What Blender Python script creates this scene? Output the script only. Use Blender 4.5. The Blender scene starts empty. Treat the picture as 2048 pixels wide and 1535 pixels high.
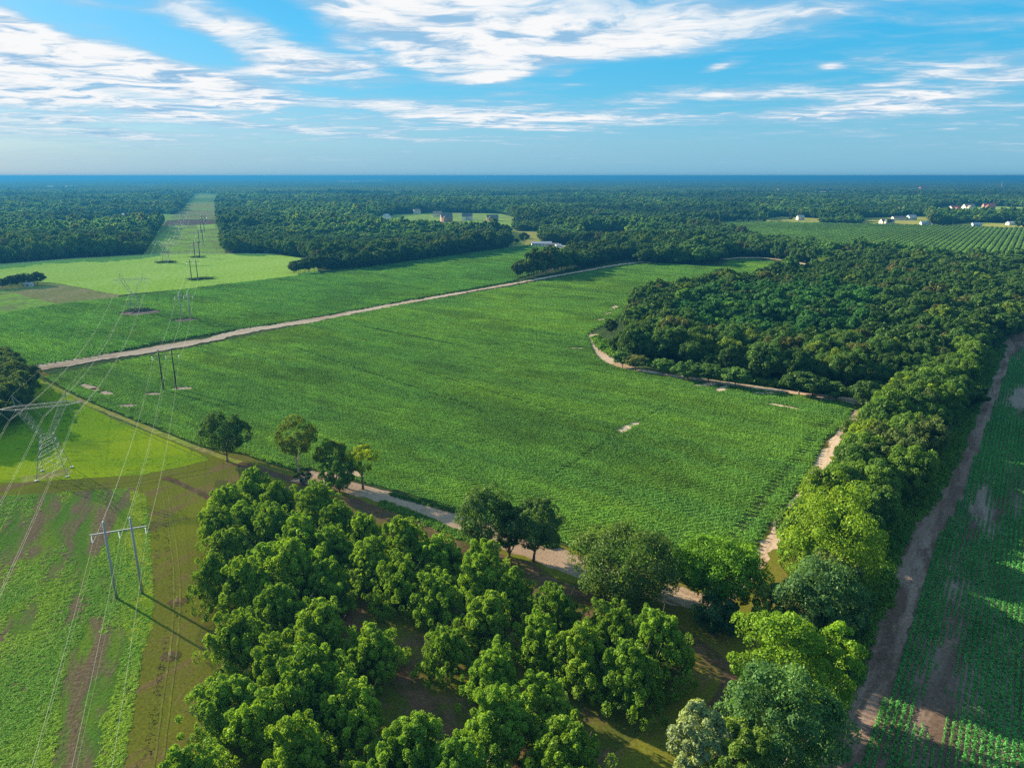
import bpy, math, random
import numpy as np
from mathutils import Vector, Matrix
rnd = random.Random(7)
RS = np.random.RandomState(11)
SC = bpy.context.scene
COL = SC.collection

# ---------------------------------------------------------------- camera, light, exposure
F, CAMH = 1420.0, 100.0                       # focal length in photo pixels, drone height in metres
PITCH = math.atan((767.5 - 352) / F)
cam = bpy.data.cameras.new('camera'); co = bpy.data.objects.new('camera', cam); COL.objects.link(co)
co.location = (0, 0, CAMH); co.rotation_euler = (math.pi/2 - PITCH, 0, 0)
cam.sensor_width = 36; cam.lens = F/2048*36; cam.clip_start = 1; cam.clip_end = 200000
SC.camera = co
SC.view_settings.view_transform = 'Standard'; SC.view_settings.look = 'None'
EXPO = 1.75
SC.view_settings.exposure = EXPO; SC.view_settings.gamma = 1
SC.view_settings.use_curve_mapping = False
SC.render.engine = 'CYCLES'
cy = SC.cycles
cy.use_denoising = False
try: cy.denoiser = 'OPENIMAGEDENOISE'
except Exception: pass
cy.max_bounces = 4; cy.diffuse_bounces = 2; cy.glossy_bounces = 1; cy.transmission_bounces = 3
cy.transparent_max_bounces = 4; cy.volume_bounces = 0
cy.sample_clamp_indirect = 4.0

SUNDIR = Vector((-0.83, 0.555, 0)).normalized()     # towards the sun, on the ground plan
SUN_EL = math.radians(20.5)
sun = bpy.data.lights.new('sun', 'SUN'); so = bpy.data.objects.new('sun', sun); COL.objects.link(so)
sun.energy = 5.0; sun.angle = math.radians(0.7); sun.color = (1.0, 0.87, 0.62)
tosun = Vector((SUNDIR.x*math.cos(SUN_EL), SUNDIR.y*math.cos(SUN_EL), math.sin(SUN_EL)))
so.rotation_euler = tosun.to_track_quat('Z', 'Y').to_euler()
so.location = (-300, 200, 300)

# ---------------------------------------------------------------- node helpers
class N:
    def __init__(s, tree): s.t = tree; s.n = tree.nodes; s.l = tree.links
    def new(s, typ, **kw):
        n = s.n.new(typ)
        for k, v in kw.items(): setattr(n, k, v)
        return n
    def put(s, sock, v):
        if v is None: return
        if hasattr(v, 'links') or isinstance(v, bpy.types.NodeSocket): s.l.new(v, sock)
        else:
            try: sock.default_value = v
            except Exception:
                sock.default_value = tuple(v) + (1.0,) if len(v) == 3 else v
    def math(s, op, a, b=None, c=None, clamp=False):
        n = s.new('ShaderNodeMath', operation=op); n.use_clamp = clamp
        s.put(n.inputs[0], a)
        if b is not None: s.put(n.inputs[1], b)
        if c is not None: s.put(n.inputs[2], c)
        return n.outputs[0]
    def vmath(s, op, a, b=None):
        n = s.new('ShaderNodeVectorMath', operation=op); s.put(n.inputs[0], a)
        if b is not None: s.put(n.inputs[1], b)
        return n.outputs['Value'] if op in ('DOT_PRODUCT', 'LENGTH') else n.outputs[0]
    def mix(s, f, a, b, blend='MIX'):
        n = s.new('ShaderNodeMix', data_type='RGBA', blend_type=blend)
        s.put(n.inputs[0], f); s.put(n.inputs[6], a); s.put(n.inputs[7], b); return n.outputs[2]
    def noise(s, vec, scale, detail=4, rough=0.55, dist=0.0):
        n = s.new('ShaderNodeTexNoise'); s.put(n.inputs['Vector'], vec); n.inputs['Scale'].default_value = scale
        n.inputs['Detail'].default_value = detail; n.inputs['Roughness'].default_value = rough
        n.inputs['Distortion'].default_value = dist; return n.outputs[0]
    def ramp(s, v, lo, hi, smooth=True):
        n = s.new('ShaderNodeMapRange'); n.interpolation_type = 'SMOOTHSTEP' if smooth else 'LINEAR'
        s.put(n.inputs[0], v); n.inputs[1].default_value = lo; n.inputs[2].default_value = hi; return n.outputs[0]
    def mapping(s, vec, scale=(1,1,1), rot=0.0, loc=(0,0,0)):
        n = s.new('ShaderNodeMapping'); s.put(n.inputs[0], vec); n.inputs['Scale'].default_value = scale
        n.inputs['Rotation'].default_value = (0, 0, rot); n.inputs['Location'].default_value = loc; return n.outputs[0]
    def pos(s): return s.new('ShaderNodeNewGeometry').outputs['Position']

def c4(c): return (c[0], c[1], c[2], 1.0)
def new_mat(name):
    m = bpy.data.materials.new(name); m.use_nodes = True; m.node_tree.nodes.clear()
    n = N(m.node_tree); out = n.new('ShaderNodeOutputMaterial'); return m, n, out

# ---------------------------------------------------------------- pixel of the photo -> point on the ground
CP, SP = math.cos(PITCH), math.sin(PITCH)
def g(px, py, z=0.0):
    u = (px-1024)/F; v = -(py-767.5)/F
    y = CP + v*SP; w = -SP + v*CP; t = (z-CAMH)/w
    return (t*u, t*y)
def gp(pts, z=0.0): return [g(p[0], p[1], z) for p in pts]
def topix(x, y, z):
    """where a world point shows in the photo (arrays allowed)"""
    dz = z-CAMH; d = y*CP - dz*SP; up = y*SP + dz*CP
    return 1024 + F*x/d, 767.5 - F*up/d, d

# ---------------------------------------------------------------- world: sky and clouds
def build_world():
    w = bpy.data.worlds.new('World'); SC.world = w; w.use_nodes = True
    w.node_tree.nodes.clear(); n = N(w.node_tree)
    out = n.new('ShaderNodeOutputWorld')
    sky = n.new('ShaderNodeTexSky', sky_type='NISHITA'); sky.sun_disc = False
    sky.sun_elevation = SUN_EL; sky.sun_rotation = math.atan2(SUNDIR.x, SUNDIR.y)
    sky.air_density = 1.0; sky.dust_density = 0.6; sky.ozone_density = 2.0; sky.altitude = 100
    tc = n.new('ShaderNodeTexCoord'); d = tc.outputs['Generated']
    sep = n.new('ShaderNodeSeparateXYZ'); n.put(sep.inputs[0], d)
    X, Y, Z = sep.outputs
    az = n.math('ARCTAN2', X, Y); el = n.math('ARCSINE', Z)
    hsv = n.new('ShaderNodeHueSaturation'); n.put(hsv.inputs['Color'], sky.outputs[0])
    hsv.inputs['Hue'].default_value = SKY['hue']; hsv.inputs['Saturation'].default_value = SKY['sat']; hsv.inputs['Value'].default_value = SKY['val']
    # cooler, bluer air colour of this evening sky (graded picture): deepen above, pale haze at the rim
    t = n.ramp(el, 0.0, 0.30, False)
    tintn = n.new('ShaderNodeValToRGB'); n.put(tintn.inputs[0], t)
    cr = tintn.color_ramp; cr.elements[0].position = 0; cr.elements[0].color = c4(SKY['rim'])
    cr.elements[1].position = 1; cr.elements[1].color = c4(SKY['top'])
    for p_, c_ in SKY['mid']: e = cr.elements.new(p_); e.color = c4(c_)
    lum = n.mix(SKY['mixg'], hsv.outputs[0], tintn.outputs[0])
    # cloud sheet coordinates: rays meet a flat layer overhead, so clouds flatten towards the horizon
    zz = n.math('ADD', n.math('MAXIMUM', Z, 0.0), 0.05)
    cx = n.math('DIVIDE', X, zz); cyy = n.math('DIVIDE', Y, zz)
    comb = n.new('ShaderNodeCombineXYZ'); n.put(comb.inputs[0], cx); n.put(comb.inputs[1], cyy)
    wn = n.new('ShaderNodeTexNoise'); n.put(wn.inputs['Vector'], comb.outputs[0]); wn.inputs['Scale'].default_value = 1.3; wn.inputs['Detail'].default_value = 3
    wv = n.vmath('SUBTRACT', wn.outputs['Color'], (0.5, 0.5, 0.5)); wsc = n.new('ShaderNodeVectorMath', operation='SCALE'); n.put(wsc.inputs[0], wv); wsc.inputs['Scale'].default_value = 0.9
    cw = n.vmath('ADD', comb.outputs[0], wsc.outputs[0])
    uv = n.mapping(cw, (0.55, 1.0, 1), math.radians(-28))
    n1 = n.noise(uv, 1.1, 9, 0.60, 0.2)
    n2 = n.noise(n.mapping(cw, (0.5, 2.4, 1), math.radians(-16), (5, 3, 0)), 1.5, 8, 0.66, 0.3)
    n3 = n.noise(n.mapping(cw, (0.8, 1.2, 1), 0.4, (9, 1, 2)), 2.6, 7, 0.60, 0.2)
    dens = n.math('ADD', n.math('MULTIPLY', n1, 0.45), n.math('MULTIPLY', n2, 0.35))
    dens = n.math('ADD', dens, n.math('MULTIPLY', n3, 0.20))
    dens = n.math('MULTIPLY_ADD', n.math('SUBTRACT', dens, 0.5), SKY['contrast'], 0.5)
    cs = n.new('ShaderNodeCombineXYZ'); n.put(cs.inputs[0], n.math('MULTIPLY', az, 4.0)); n.put(cs.inputs[1], n.math('MULTIPLY', el, 42.0))
    streak = n.noise(n.mapping(n.vmath('ADD', cs.outputs[0], wsc.outputs[0]), (1, 1, 1), 0.12), 1.0, 9, 0.62, 0.35)
    low = n.math('SUBTRACT', 1.0, n.ramp(el, 0.10, 0.24))
    dens = n.math('MULTIPLY_ADD', n.math('MULTIPLY', n.math('SUBTRACT', streak, 0.47), low), 1.7, dens)
    mask = None
    for (px, py, sx, sy, ang, amp) in CLOUDS:
        u = (px-1024)/F; v = -(py-767.5)/F
        yy = CP+v*SP; ww = -SP+v*CP
        a0 = math.atan2(u, yy); e0 = math.atan2(ww, math.hypot(u, yy))
        ca, sa = math.cos(math.radians(ang)), math.sin(math.radians(ang))
        da = n.math('SUBTRACT', az, a0); de = n.math('SUBTRACT', el, e0)
        p1 = n.math('MULTIPLY_ADD', da, ca*F/sx, n.math('MULTIPLY', de, sa*F/sx))
        p2 = n.math('MULTIPLY_ADD', da, -sa*F/sy, n.math('MULTIPLY', de, ca*F/sy))
        r2 = n.math('ADD', n.math('MULTIPLY', p1, p1), n.math('MULTIPLY', p2, p2))
        gs = n.math('MULTIPLY', n.math('EXPONENT', n.math('MULTIPLY', r2, -1.0)), amp)
        mask = gs if mask is None else n.math('ADD', mask, gs)
    # thinner towards the rim
    veil = n.ramp(el, 0.0, 0.06)
    tot = n.math('ADD', n.math('ADD', dens, mask), n.math('MULTIPLY', n.ramp(el, 0.20, 0.50), 0.20))   # extra cloud added overhead, out of view, for neutral fill light
    white = n.math('MULTIPLY', n.ramp(tot, 0.56, 1.08), veil)
    thin = n.math('MULTIPLY', n.ramp(tot, 0.28, 0.86), n.math('MULTIPLY', veil, 0.62))
    cshade = n.mix(n.ramp(n3, 0.36, 0.56), SKY['cdark'], SKY['cwhite'])
    base = n.mix(thin, lum, SKY['veil'])
    fin = n.mix(white, base, cshade)
    # band of pale haze hugging the horizon
    hz = n.math('MULTIPLY', n.math('SUBTRACT', 1.0, n.ramp(el, -0.01, 0.075)), SKY['rimamt'])
    fin = n.mix(hz, fin, SKY['rim2'])
    bg = n.new('ShaderNodeBackground'); n.put(bg.inputs[0], fin); bg.inputs[1].default_value = SKY['strength']
    n.l.new(bg.outputs[0], out.inputs[0])
    w.cycles.sampling_method = 'MANUAL'; w.cycles.sample_map_resolution = 256

S_ = 0.08
def k(c): q = S_*2**EXPO; return (c[0]/q, c[1]/q, c[2]/q, 1.0)      # a radiance in the picture, before sky strength and exposure
SKY = dict(hue=0.49, sat=1.35, val=1.0, strength=S_, contrast=2.3, rim=k((0.17, 0.47, 0.70)), top=k((0.002, 0.34, 0.68)),
           mid=[(0.14, k((0.11, 0.45, 0.70))), (0.32, k((0.02, 0.42, 0.72))), (0.60, k((0.0, 0.42, 0.78)))],
           mixg=0.85, cdark=k((0.30, 0.54, 0.78)), cwhite=k((0.95, 0.96, 0.97)), veil=k((0.38, 0.60, 0.80)), rim2=k((0.19, 0.49, 0.70)), rimamt=0.6)
# px, py, half width, half height, tilt (deg, counter-clockwise), amount
CLOUDS = [(-100, 95, 260, 70, -8, 0.46), (140, 118, 300, 42, -16, 0.44), (330, 150, 220, 30, -14, 0.42), (500, 150, 150, 34, 10, 0.42), (420, 40, 190, 30, -28, 0.34), (180, 30, 150, 24, -30, 0.34),
          (620, 110, 160, 30, -30, 0.30), (760, 70, 200, 60, -24, 0.26), (950, 90, 220, 60, -10, 0.28), (1120, 60, 260, 62, 4, 0.34), (1350, 50, 260, 46, 6, 0.26), (1650, 36, 360, 40, 4, 0.26), (1980, 40, 200, 36, 8, 0.30),
          (900, 0, 300, 40, 0, 0.26), (250, 66, 150, 26, -16, -0.62), (380, 92, 90, 18, -18, -0.55), (120, 52, 90, 14, -18, -0.4), (600, 60, 56, 22, -22, -0.60), (530, 10, 110, 18, -8, -0.5), (780, 120, 60, 16, -30, -0.35),
          (240, 182, 110, 22, -4, -0.35), (700, 185, 150, 18, 2, -0.35), (80, 190, 160, 26, -10, 0.34), (250, 210, 150, 11, -8, 0.36), (360, 170, 130, 12, -4, 0.30), (480, 225, 200, 22, 0, -0.25),
          (1500, 118, 560, 34, 6, -0.52), (1230, 165, 120, 14, 0, -0.35), (1130, 148, 28, 7, 4, 0.60), (1150, 170, 40, 5, 4, 0.45), (1425, 138, 46, 8, 12, 0.66), (1660, 133, 20, 5, 0, 0.55), (1000, 152, 60, 13, 6, 0.50),
          (1860, 150, 120, 10, 10, 0.46), (2010, 142, 60, 9, 0, 0.46), (1480, 190, 320, 15, -3, 0.22), (1880, 190, 220, 12, 6, 0.28), (1560, 204, 130, 9, 3, -0.25), (1300, 205, 150, 14, 6, 0.26), (1240, 235, 260, 9, 0, 0.26),
          (820, 212, 240, 10, -3, 0.40), (960, 240, 130, 8, -2, 0.42), (700, 268, 110, 5, -3, 0.42), (860, 282, 60, 4, 0, 0.34), (280, 275, 60, 4, -4, 0.46), (430, 238, 60, 4, -4, 0.3), (1060, 256, 150, 5, -3, 0.30),
          (400, 305, 700, 10, 0, -0.10), (1500, 290, 700, 30, 0, -0.12), (700, 325, 900, 12, 0, 0.10)]
build_world()

# ---------------------------------------------------------------- numpy helpers
def _hash(ix, iy, seed):
    h = (ix.astype(np.int64)*374761393 + iy.astype(np.int64)*668265263 + seed*1442695041) & 0x7fffffff
    h = (h ^ (h >> 13))*1274126177 & 0x7fffffff
    return ((h ^ (h >> 16)) & 0xffff)/65535.0
def vnoise(x, y, seed=0):
    ix = np.floor(x); iy = np.floor(y); fx = x-ix; fy = y-iy
    fx = fx*fx*(3-2*fx); fy = fy*fy*(3-2*fy); ix = ix.astype(np.int64); iy = iy.astype(np.int64)
    a = _hash(ix, iy, seed); b = _hash(ix+1, iy, seed); c = _hash(ix, iy+1, seed); d = _hash(ix+1, iy+1, seed)
    return (a*(1-fx)+b*fx)*(1-fy)+(c*(1-fx)+d*fx)*fy
def fbm(x, y, seed=0, octv=4):
    x = np.asarray(x, float); y = np.asarray(y, float); s = 0; a = 0.5; t = 0
    for i in range(octv): s = s + a*vnoise(x*2**i+i*17.3, y*2**i-i*9.1, seed+i); t += a; a *= 0.5
    return s/t
def inpoly(P, poly):
    x, y = P[:, 0], P[:, 1]; ins = np.zeros(len(P), bool); n = len(poly); j = n-1
    for i in range(n):
        xi, yi = poly[i]; xj, yj = poly[j]
        c = ((yi > y) != (yj > y)) & (x < (xj-xi)*(y-yi)/((yj-yi) + 1e-12)+xi); ins ^= c; j = i
    return ins
def dline(P, line, closed=False):
    best = np.full(len(P), 1e9); L = list(line)+([line[0]] if closed else [])
    for a, b in zip(L[:-1], L[1:]):
        a = np.array(a); ab = np.array(b)-a; t = np.clip(((P-a)@ab)/(ab@ab+1e-9), 0, 1)
        best = np.minimum(best, np.linalg.norm(P-(a+t[:, None]*ab), axis=1))
    return best
def resample(line, step, closed=False):
    L = list(line)+([line[0]] if closed else []); out = []
    for a, b in zip(L[:-1], L[1:]):
        d = math.hypot(b[0]-a[0], b[1]-a[1]); m = max(1, int(d/step))
        for i in range(m): t = i/m; out.append((a[0]+(b[0]-a[0])*t, a[1]+(b[1]-a[1])*t))
    if not closed: out.append(tuple(L[-1]))
    return out
def chaikin(line, n=2):
    for _ in range(n):
        o = [line[0]]
        for a, b in zip(line[:-1], line[1:]):
            o += [(a[0]*.75+b[0]*.25, a[1]*.75+b[1]*.25), (a[0]*.25+b[0]*.75, a[1]*.25+b[1]*.75)]
        o.append(line[-1]); line = o
    return line

# ---------------------------------------------------------------- object helpers
def tag(o, label=None, cat=None, group=None, kind=None):
    if label: o['label'] = label
    if cat: o['category'] = cat
    if group: o['group'] = group
    if kind: o['kind'] = kind
    return o
def empty(name, loc, rz=0.0):
    o = bpy.data.objects.new(name, None); COL.objects.link(o); o.location = loc; o.rotation_euler = (0, 0, rz); o.empty_display_size = 0.5
    return o
def mesh_np(name, verts, faces, mats=(), midx=None, attrs=None, smooth=False):
    """faces: (F,4) or (F,3) int array"""
    me = bpy.data.meshes.new(name); verts = np.asarray(verts, np.float32); faces = np.asarray(faces, np.int32)
    me.vertices.add(len(verts)); me.vertices.foreach_set('co', verts.ravel())
    kf = faces.shape[1]; me.loops.add(faces.size); me.loops.foreach_set('vertex_index', faces.ravel())
    me.polygons.add(len(faces)); me.polygons.foreach_set('loop_start', np.arange(0, faces.size, kf, dtype=np.int32))
    if midx is not None: me.polygons.foreach_set('material_index', np.asarray(midx, np.int32))
    if smooth: me.polygons.foreach_set('use_smooth', np.ones(len(faces), bool))
    for m in mats: me.materials.append(m)
    if attrs:
        for nm, (dom, typ, arr) in attrs.items():
            a = me.attributes.new(nm, typ, dom)
            a.data.foreach_set('value' if typ in ('FLOAT', 'INT') else 'vector', np.asarray(arr).ravel())
    me.update(calc_edges=True); return me
def link(name, me, parent=None, loc=None):
    o = bpy.data.objects.new(name, me); COL.objects.link(o)
    if parent: o.parent = parent
    if loc: o.location = loc
    return o
class MB:
    """collects boxes, bars and tubes into one mesh"""
    def __init__(s): s.v = []; s.f = []
    def add(s, v, f): b = len(s.v); s.v += [tuple(p) for p in v]; s.f += [tuple(i+b for i in q) for q in f]
    def box(s, c, h):
        x, y, z = c; a, b, d = h
        s.add([(x-a, y-b, z-d), (x+a, y-b, z-d), (x+a, y+b, z-d), (x-a, y+b, z-d), (x-a, y-b, z+d), (x+a, y-b, z+d), (x+a, y+b, z+d), (x-a, y+b, z+d)],
              [(0, 3, 2, 1), (4, 5, 6, 7), (0, 1, 5, 4), (1, 2, 6, 5), (2, 3, 7, 6), (3, 0, 4, 7)])
    def tube(s, pts, r, n=6, cap=True):
        pts = [Vector(p) for p in pts]; rs = r if isinstance(r, (list, tuple)) else [r]*len(pts); rings = []; vs = []
        for i, p in enumerate(pts):
            d = (pts[min(i+1, len(pts)-1)]-pts[max(i-1, 0)]).normalized()
            ref = Vector((0, 0, 1)) if abs(d.z) < 0.95 else Vector((1, 0, 0))
            u = d.cross(ref).normalized(); w = d.cross(u)
            for j in range(n): a = 2*math.pi*j/n+math.pi/n; vs.append(p+(u*math.cos(a)+w*math.sin(a))*rs[i])
        fs = []
        for i in range(len(pts)-1):
            for j in range(n): a = i*n+j; b = i*n+(j+1) % n; fs.append((a, b, b+n, a+n))
        if cap: fs.append(tuple(range(n-1, -1, -1))); fs.append(tuple(range((len(pts)-1)*n, len(pts)*n)))
        s.add(vs, fs)
    def mesh(s, name, mat, smooth=False):
        me = bpy.data.meshes.new(name); me.from_pydata(s.v, [], s.f)
        if mat: me.materials.append(mat)
        if smooth: me.polygons.foreach_set('use_smooth', [True]*len(me.polygons))
        me.update(); return me
    def build(s, name, mat, parent=None, smooth=False): return link(name, s.mesh(name, mat, smooth), parent)

def jag(poly, amp, step, seed, freq=None):
    """an outline with a natural wobble, in metres"""
    P = np.array(resample(poly, step, True)); f = freq or 0.5/step
    dx = (fbm(P[:, 0]*f, P[:, 1]*f, seed)-.5)*2*amp; dy = (fbm(P[:, 0]*f, P[:, 1]*f, seed+50)-.5)*2*amp
    return [(x+a, y+b) for (x, y), a, b in zip(P, dx, dy)]
def sheet(name, poly, z, mat, amp=0.5, step=2.0, seed=1, skirt=0.0, kind='structure', freq=None):
    pl = jag(poly, amp, step, seed, freq) if amp > 0 else list(poly)
    area = sum(a[0]*b[1]-b[0]*a[1] for a, b in zip(pl, pl[1:]+pl[:1]))
    if area < 0: pl = pl[::-1]
    n = len(pl); v = [(x, y, z) for x, y in pl]; f = [tuple(range(n))]
    if skirt > 0:
        v += [(x, y, z-skirt) for x, y in pl]; f += [(i, i+n, (i+1) % n+n, (i+1) % n) for i in range(n)]
    me = bpy.data.meshes.new(name); me.from_pydata(v, [], f); me.materials.append(mat); me.update()
    o = link(name, me); o['kind'] = kind; return o
def ribbon(line, width, seed=3, amp=0.4, step=2.0, wv=0.25):
    L = np.array(resample(chaikin(line, 2), step)); T = np.gradient(L, axis=0); T /= np.linalg.norm(T, axis=1)[:, None]+1e-9
    Nn = np.stack([-T[:, 1], T[:, 0]], 1); s = np.arange(len(L))*step
    w = np.interp(np.linspace(0, 1, len(L)), np.linspace(0, 1, len(width)), width) if isinstance(width, (list, tuple)) else np.full(len(L), width)
    wl = w/2*(1+wv*(fbm(s*.08, s*0+seed, seed)-.5)*2)+amp*(fbm(s*.45, s*0, seed+5)-.5)*2
    wr = w/2*(1+wv*(fbm(s*.08, s*0+seed, seed+9)-.5)*2)+amp*(fbm(s*.45, s*0, seed+13)-.5)*2
    A = L+Nn*wl[:, None]; B = L-Nn*wr[:, None]
    return [tuple(p) for p in A]+[tuple(p) for p in B[::-1]]

# ---------------------------------------------------------------- materials
def ground_mat(name, cols, big=0.02, mid=0.12, fine=0.9, dirang=0.0, stretch=1.0, bump=0.4, bdist=0.3, w1=(0.40, 0.60), w2=(0.45, 0.62), rows=None):
    """three colours mixed by world-space noise; stretch draws the pattern out along dirang"""
    m, n, out = new_mat(name); p = n.pos()
    ps = n.mapping(n.mapping(p, (1, 1, 1), -dirang), (1.0/stretch, 1, 1)) if stretch != 1 else p
    a = n.noise(ps, big, 5, 0.6, 0.3); b = n.noise(ps, mid, 6, 0.65, 0.5); c = n.noise(p, fine, 4, 0.7)
    col = n.mix(n.ramp(a, *w1), c4(cols[0]), c4(cols[1]))
    col = n.mix(n.ramp(b, *w2), col, c4(cols[2]))
    col = n.mix(1.0, col, n.mix(n.ramp(c, 0.3, 0.7, False), (0.62, 0.62, 0.62, 1), (1.3, 1.3, 1.3, 1)), 'MULTIPLY')
    h = n.math('MULTIPLY_ADD', c, 0.5, b)
    if rows:
        ang, sp, amt = rows
        d = n.vmath('DOT_PRODUCT', p, (-math.sin(ang)*2*math.pi/sp, math.cos(ang)*2*math.pi/sp, 0))
        sn = n.math('MULTIPLY_ADD', n.math('SINE', d), 0.5, 0.5)
        col = n.mix(n.math('MULTIPLY', n.ramp(sn, 0.55, 1.0), amt), col, c4(rows_dark))
        h = n.math('MULTIPLY_ADD', sn, -0.8, h)
    bs = n.new('ShaderNodeBsdfDiffuse'); n.put(bs.inputs[0], col); bs.inputs[1].default_value = 0.8
    bp = n.new('ShaderNodeBump'); bp.inputs['Strength'].default_value = bump; bp.inputs['Distance'].default_value = bdist
    n.put(bp.inputs['Height'], h); n.l.new(bp.outputs[0], bs.inputs['Normal'])
    n.l.new(bs.outputs[0], out.inputs[0]); return m
rows_dark = (0.03, 0.045, 0.02)
def leaf_mat(name, trans=0.38, gloss=0.012, warm=(1.35, 1.25, 0.40)):
    """colour comes from the plant it sits on (leafcol), varied clump by clump (tint)"""
    m, n, out = new_mat(name)
    at = n.new('ShaderNodeAttribute', attribute_type='INSTANCER', attribute_name='leafcol')
    ti = n.new('ShaderNodeAttribute', attribute_name='tint')
    oi = n.new('ShaderNodeObjectInfo')
    v = n.math('MULTIPLY_ADD', ti.outputs['Fac'], 0.75, 0.62)
    v = n.math('MULTIPLY', v, n.math('MULTIPLY_ADD', oi.outputs['Random'], 0.28, 0.86))
    sc = n.new('ShaderNodeVectorMath', operation='SCALE'); n.put(sc.inputs[0], at.outputs['Color']); n.put(sc.inputs['Scale'], v)
    col = sc.outputs[0]
    col2 = n.mix(n.math('MULTIPLY', n.ramp(ti.outputs['Fac'], 0.55, 1.0, False), 0.5), col, n.vmath('MULTIPLY', col, (1.35, 1.12, 0.6)))
    df = n.new('ShaderNodeBsdfDiffuse'); n.put(df.inputs[0], col2)
    tr = n.new('ShaderNodeBsdfTranslucent'); n.put(tr.inputs[0], n.vmath('MULTIPLY', col2, warm))
    ms = n.new('ShaderNodeMixShader'); ms.inputs[0].default_value = trans
    n.l.new(df.outputs[0], ms.inputs[1]); n.l.new(tr.outputs[0], ms.inputs[2])
    if gloss > 0:
        gl = n.new('ShaderNodeBsdfGlossy'); gl.inputs['Roughness'].default_value = 0.5; gl.inputs[0].default_value = (0.8, 0.9, 0.6, 1)
        m2 = n.new('ShaderNodeMixShader'); m2.inputs[0].default_value = gloss
        n.l.new(ms.outputs[0], m2.inputs[1]); n.l.new(gl.outputs[0], m2.inputs[2]); n.l.new(m2.outputs[0], out.inputs[0])
    else: n.l.new(ms.outputs[0], out.inputs[0])
    return m
def plain(name, col, rough=0.8, metal=0.0, var=0.3, scale=2.0):
    m, n, out = new_mat(name); p = n.new('ShaderNodeTexCoord').outputs['Object']
    b = n.new('ShaderNodeBsdfPrincipled'); q = n.noise(p, scale, 4, 0.6)
    n.put(b.inputs['Base Color'], n.mix(1.0, c4(col), n.mix(q, (1-var, 1-var, 1-var, 1), (1+var, 1+var, 1+var, 1)), 'MULTIPLY'))
    b.inputs['Roughness'].default_value = rough; b.inputs['Metallic'].default_value = metal
    n.l.new(b.outputs[0], out.inputs[0]); return m

ANG1 = math.atan2(-0.585, 0.81)               # the crop rows and the tree line
D1 = np.array([math.cos(ANG1), math.sin(ANG1)]); D2 = np.array([-D1[1], D1[0]])
ANG2 = math.atan2(D2[1], D2[0])
ANGL = math.atan2(205, -83)                    # the power line corridor
M = {}
M['floor'] = ground_mat('forest_floor', [(0.030, 0.042, 0.014), (0.045, 0.052, 0.020), (0.05, 0.04, 0.02)], bump=0.3)
M['mown'] = ground_mat('mown_olive_grass', [(0.165, 0.165, 0.024), (0.195, 0.205, 0.020), (0.215, 0.145, 0.060)], big=0.03, mid=0.10, fine=1.6, dirang=ANG2, stretch=3.5, bump=0.5, bdist=0.25, w2=(0.50, 0.66))
M['orchard'] = ground_mat('orchard_floor', [(0.10, 0.115, 0.022), (0.145, 0.150, 0.022), (0.18, 0.11, 0.065)], big=0.03, mid=0.09, fine=1.4, bump=0.5, w2=(0.46, 0.60))
M['meadow'] = ground_mat('bright_meadow_grass', [(0.190, 0.310, 0.010), (0.310, 0.390, 0.010), (0.130, 0.215, 0.014)], big=0.022, mid=0.07, fine=1.2, dirang=0.2, stretch=2.2, bump=0.7, bdist=0.5, w2=(0.52, 0.70))
M['mark'] = ground_mat('pressed_grass', [(0.20, 0.205, 0.030), (0.23, 0.23, 0.035), (0.19, 0.17, 0.05)])
M['rim'] = ground_mat('long_yellow_grass', [(0.180, 0.260, 0.012), (0.220, 0.250, 0.035), (0.130, 0.240, 0.012)], big=0.05, mid=0.15, fine=1.5, bump=0.7, bdist=0.4)
M['rough'] = ground_mat('rough_pasture', [(0.105, 0.200, 0.028), (0.165, 0.255, 0.024), (0.205, 0.145, 0.080)], big=0.05, mid=0.16, fine=1.2, dirang=ANGL, stretch=5.0, bump=0.9, bdist=0.7, w2=(0.43, 0.60))
M['soil'] = ground_mat('pale_dirt', [(0.54, 0.38, 0.26), (0.66, 0.49, 0.35), (0.38, 0.25, 0.15)], big=0.05, mid=0.25, fine=1.5, dirang=ANG2, stretch=4, bump=0.5, w2=(0.52, 0.68))
M['soil2'] = ground_mat('pale_dirt_by_tree_line', [(0.45, 0.32, 0.23), (0.56, 0.42, 0.31), (0.27, 0.18, 0.11)], big=0.05, mid=0.3, fine=1.5, dirang=ANG1, stretch=5, bump=0.6, w2=(0.50, 0.64))
M['brown'] = ground_mat('dark_brown_dirt', [(0.235, 0.150, 0.115), (0.33, 0.24, 0.19), (0.16, 0.10, 0.075)], big=0.04, mid=0.2, fine=1.2, dirang=ANG2, stretch=5, bump=0.6)
M['redbrown'] = ground_mat('reddish_dirt', [(0.16, 0.085, 0.05), (0.19, 0.12, 0.07), (0.10, 0.09, 0.03)], big=0.05, mid=0.2, fine=1.2, bump=0.5)
M['beansoil'] = ground_mat('dark_soil_and_leaf', [(0.045, 0.075, 0.022), (0.060, 0.090, 0.025), (0.085, 0.070, 0.040)], big=0.02, mid=0.1, fine=1.0, dirang=ANG1, stretch=3, bump=0.8, bdist=0.5, w2=(0.55, 0.75))  # dark mix of soil and low leaf colours
M['rowsoil'] = ground_mat('soil_between_young_rows', [(0.19, 0.13, 0.098), (0.29, 0.225, 0.175), (0.13, 0.085, 0.062)], big=0.035, mid=0.12, fine=1.2, dirang=ANG2, stretch=5, bump=0.6)
M['lime'] = ground_mat('pale_green_field', [(0.340, 0.500, 0.060), (0.390, 0.540, 0.090), (0.260, 0.420, 0.060)], big=0.008, mid=0.03, fine=0.3, dirang=ANG2, stretch=7, bump=0.3, bdist=0.5, w2=(0.54, 0.72))
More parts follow.
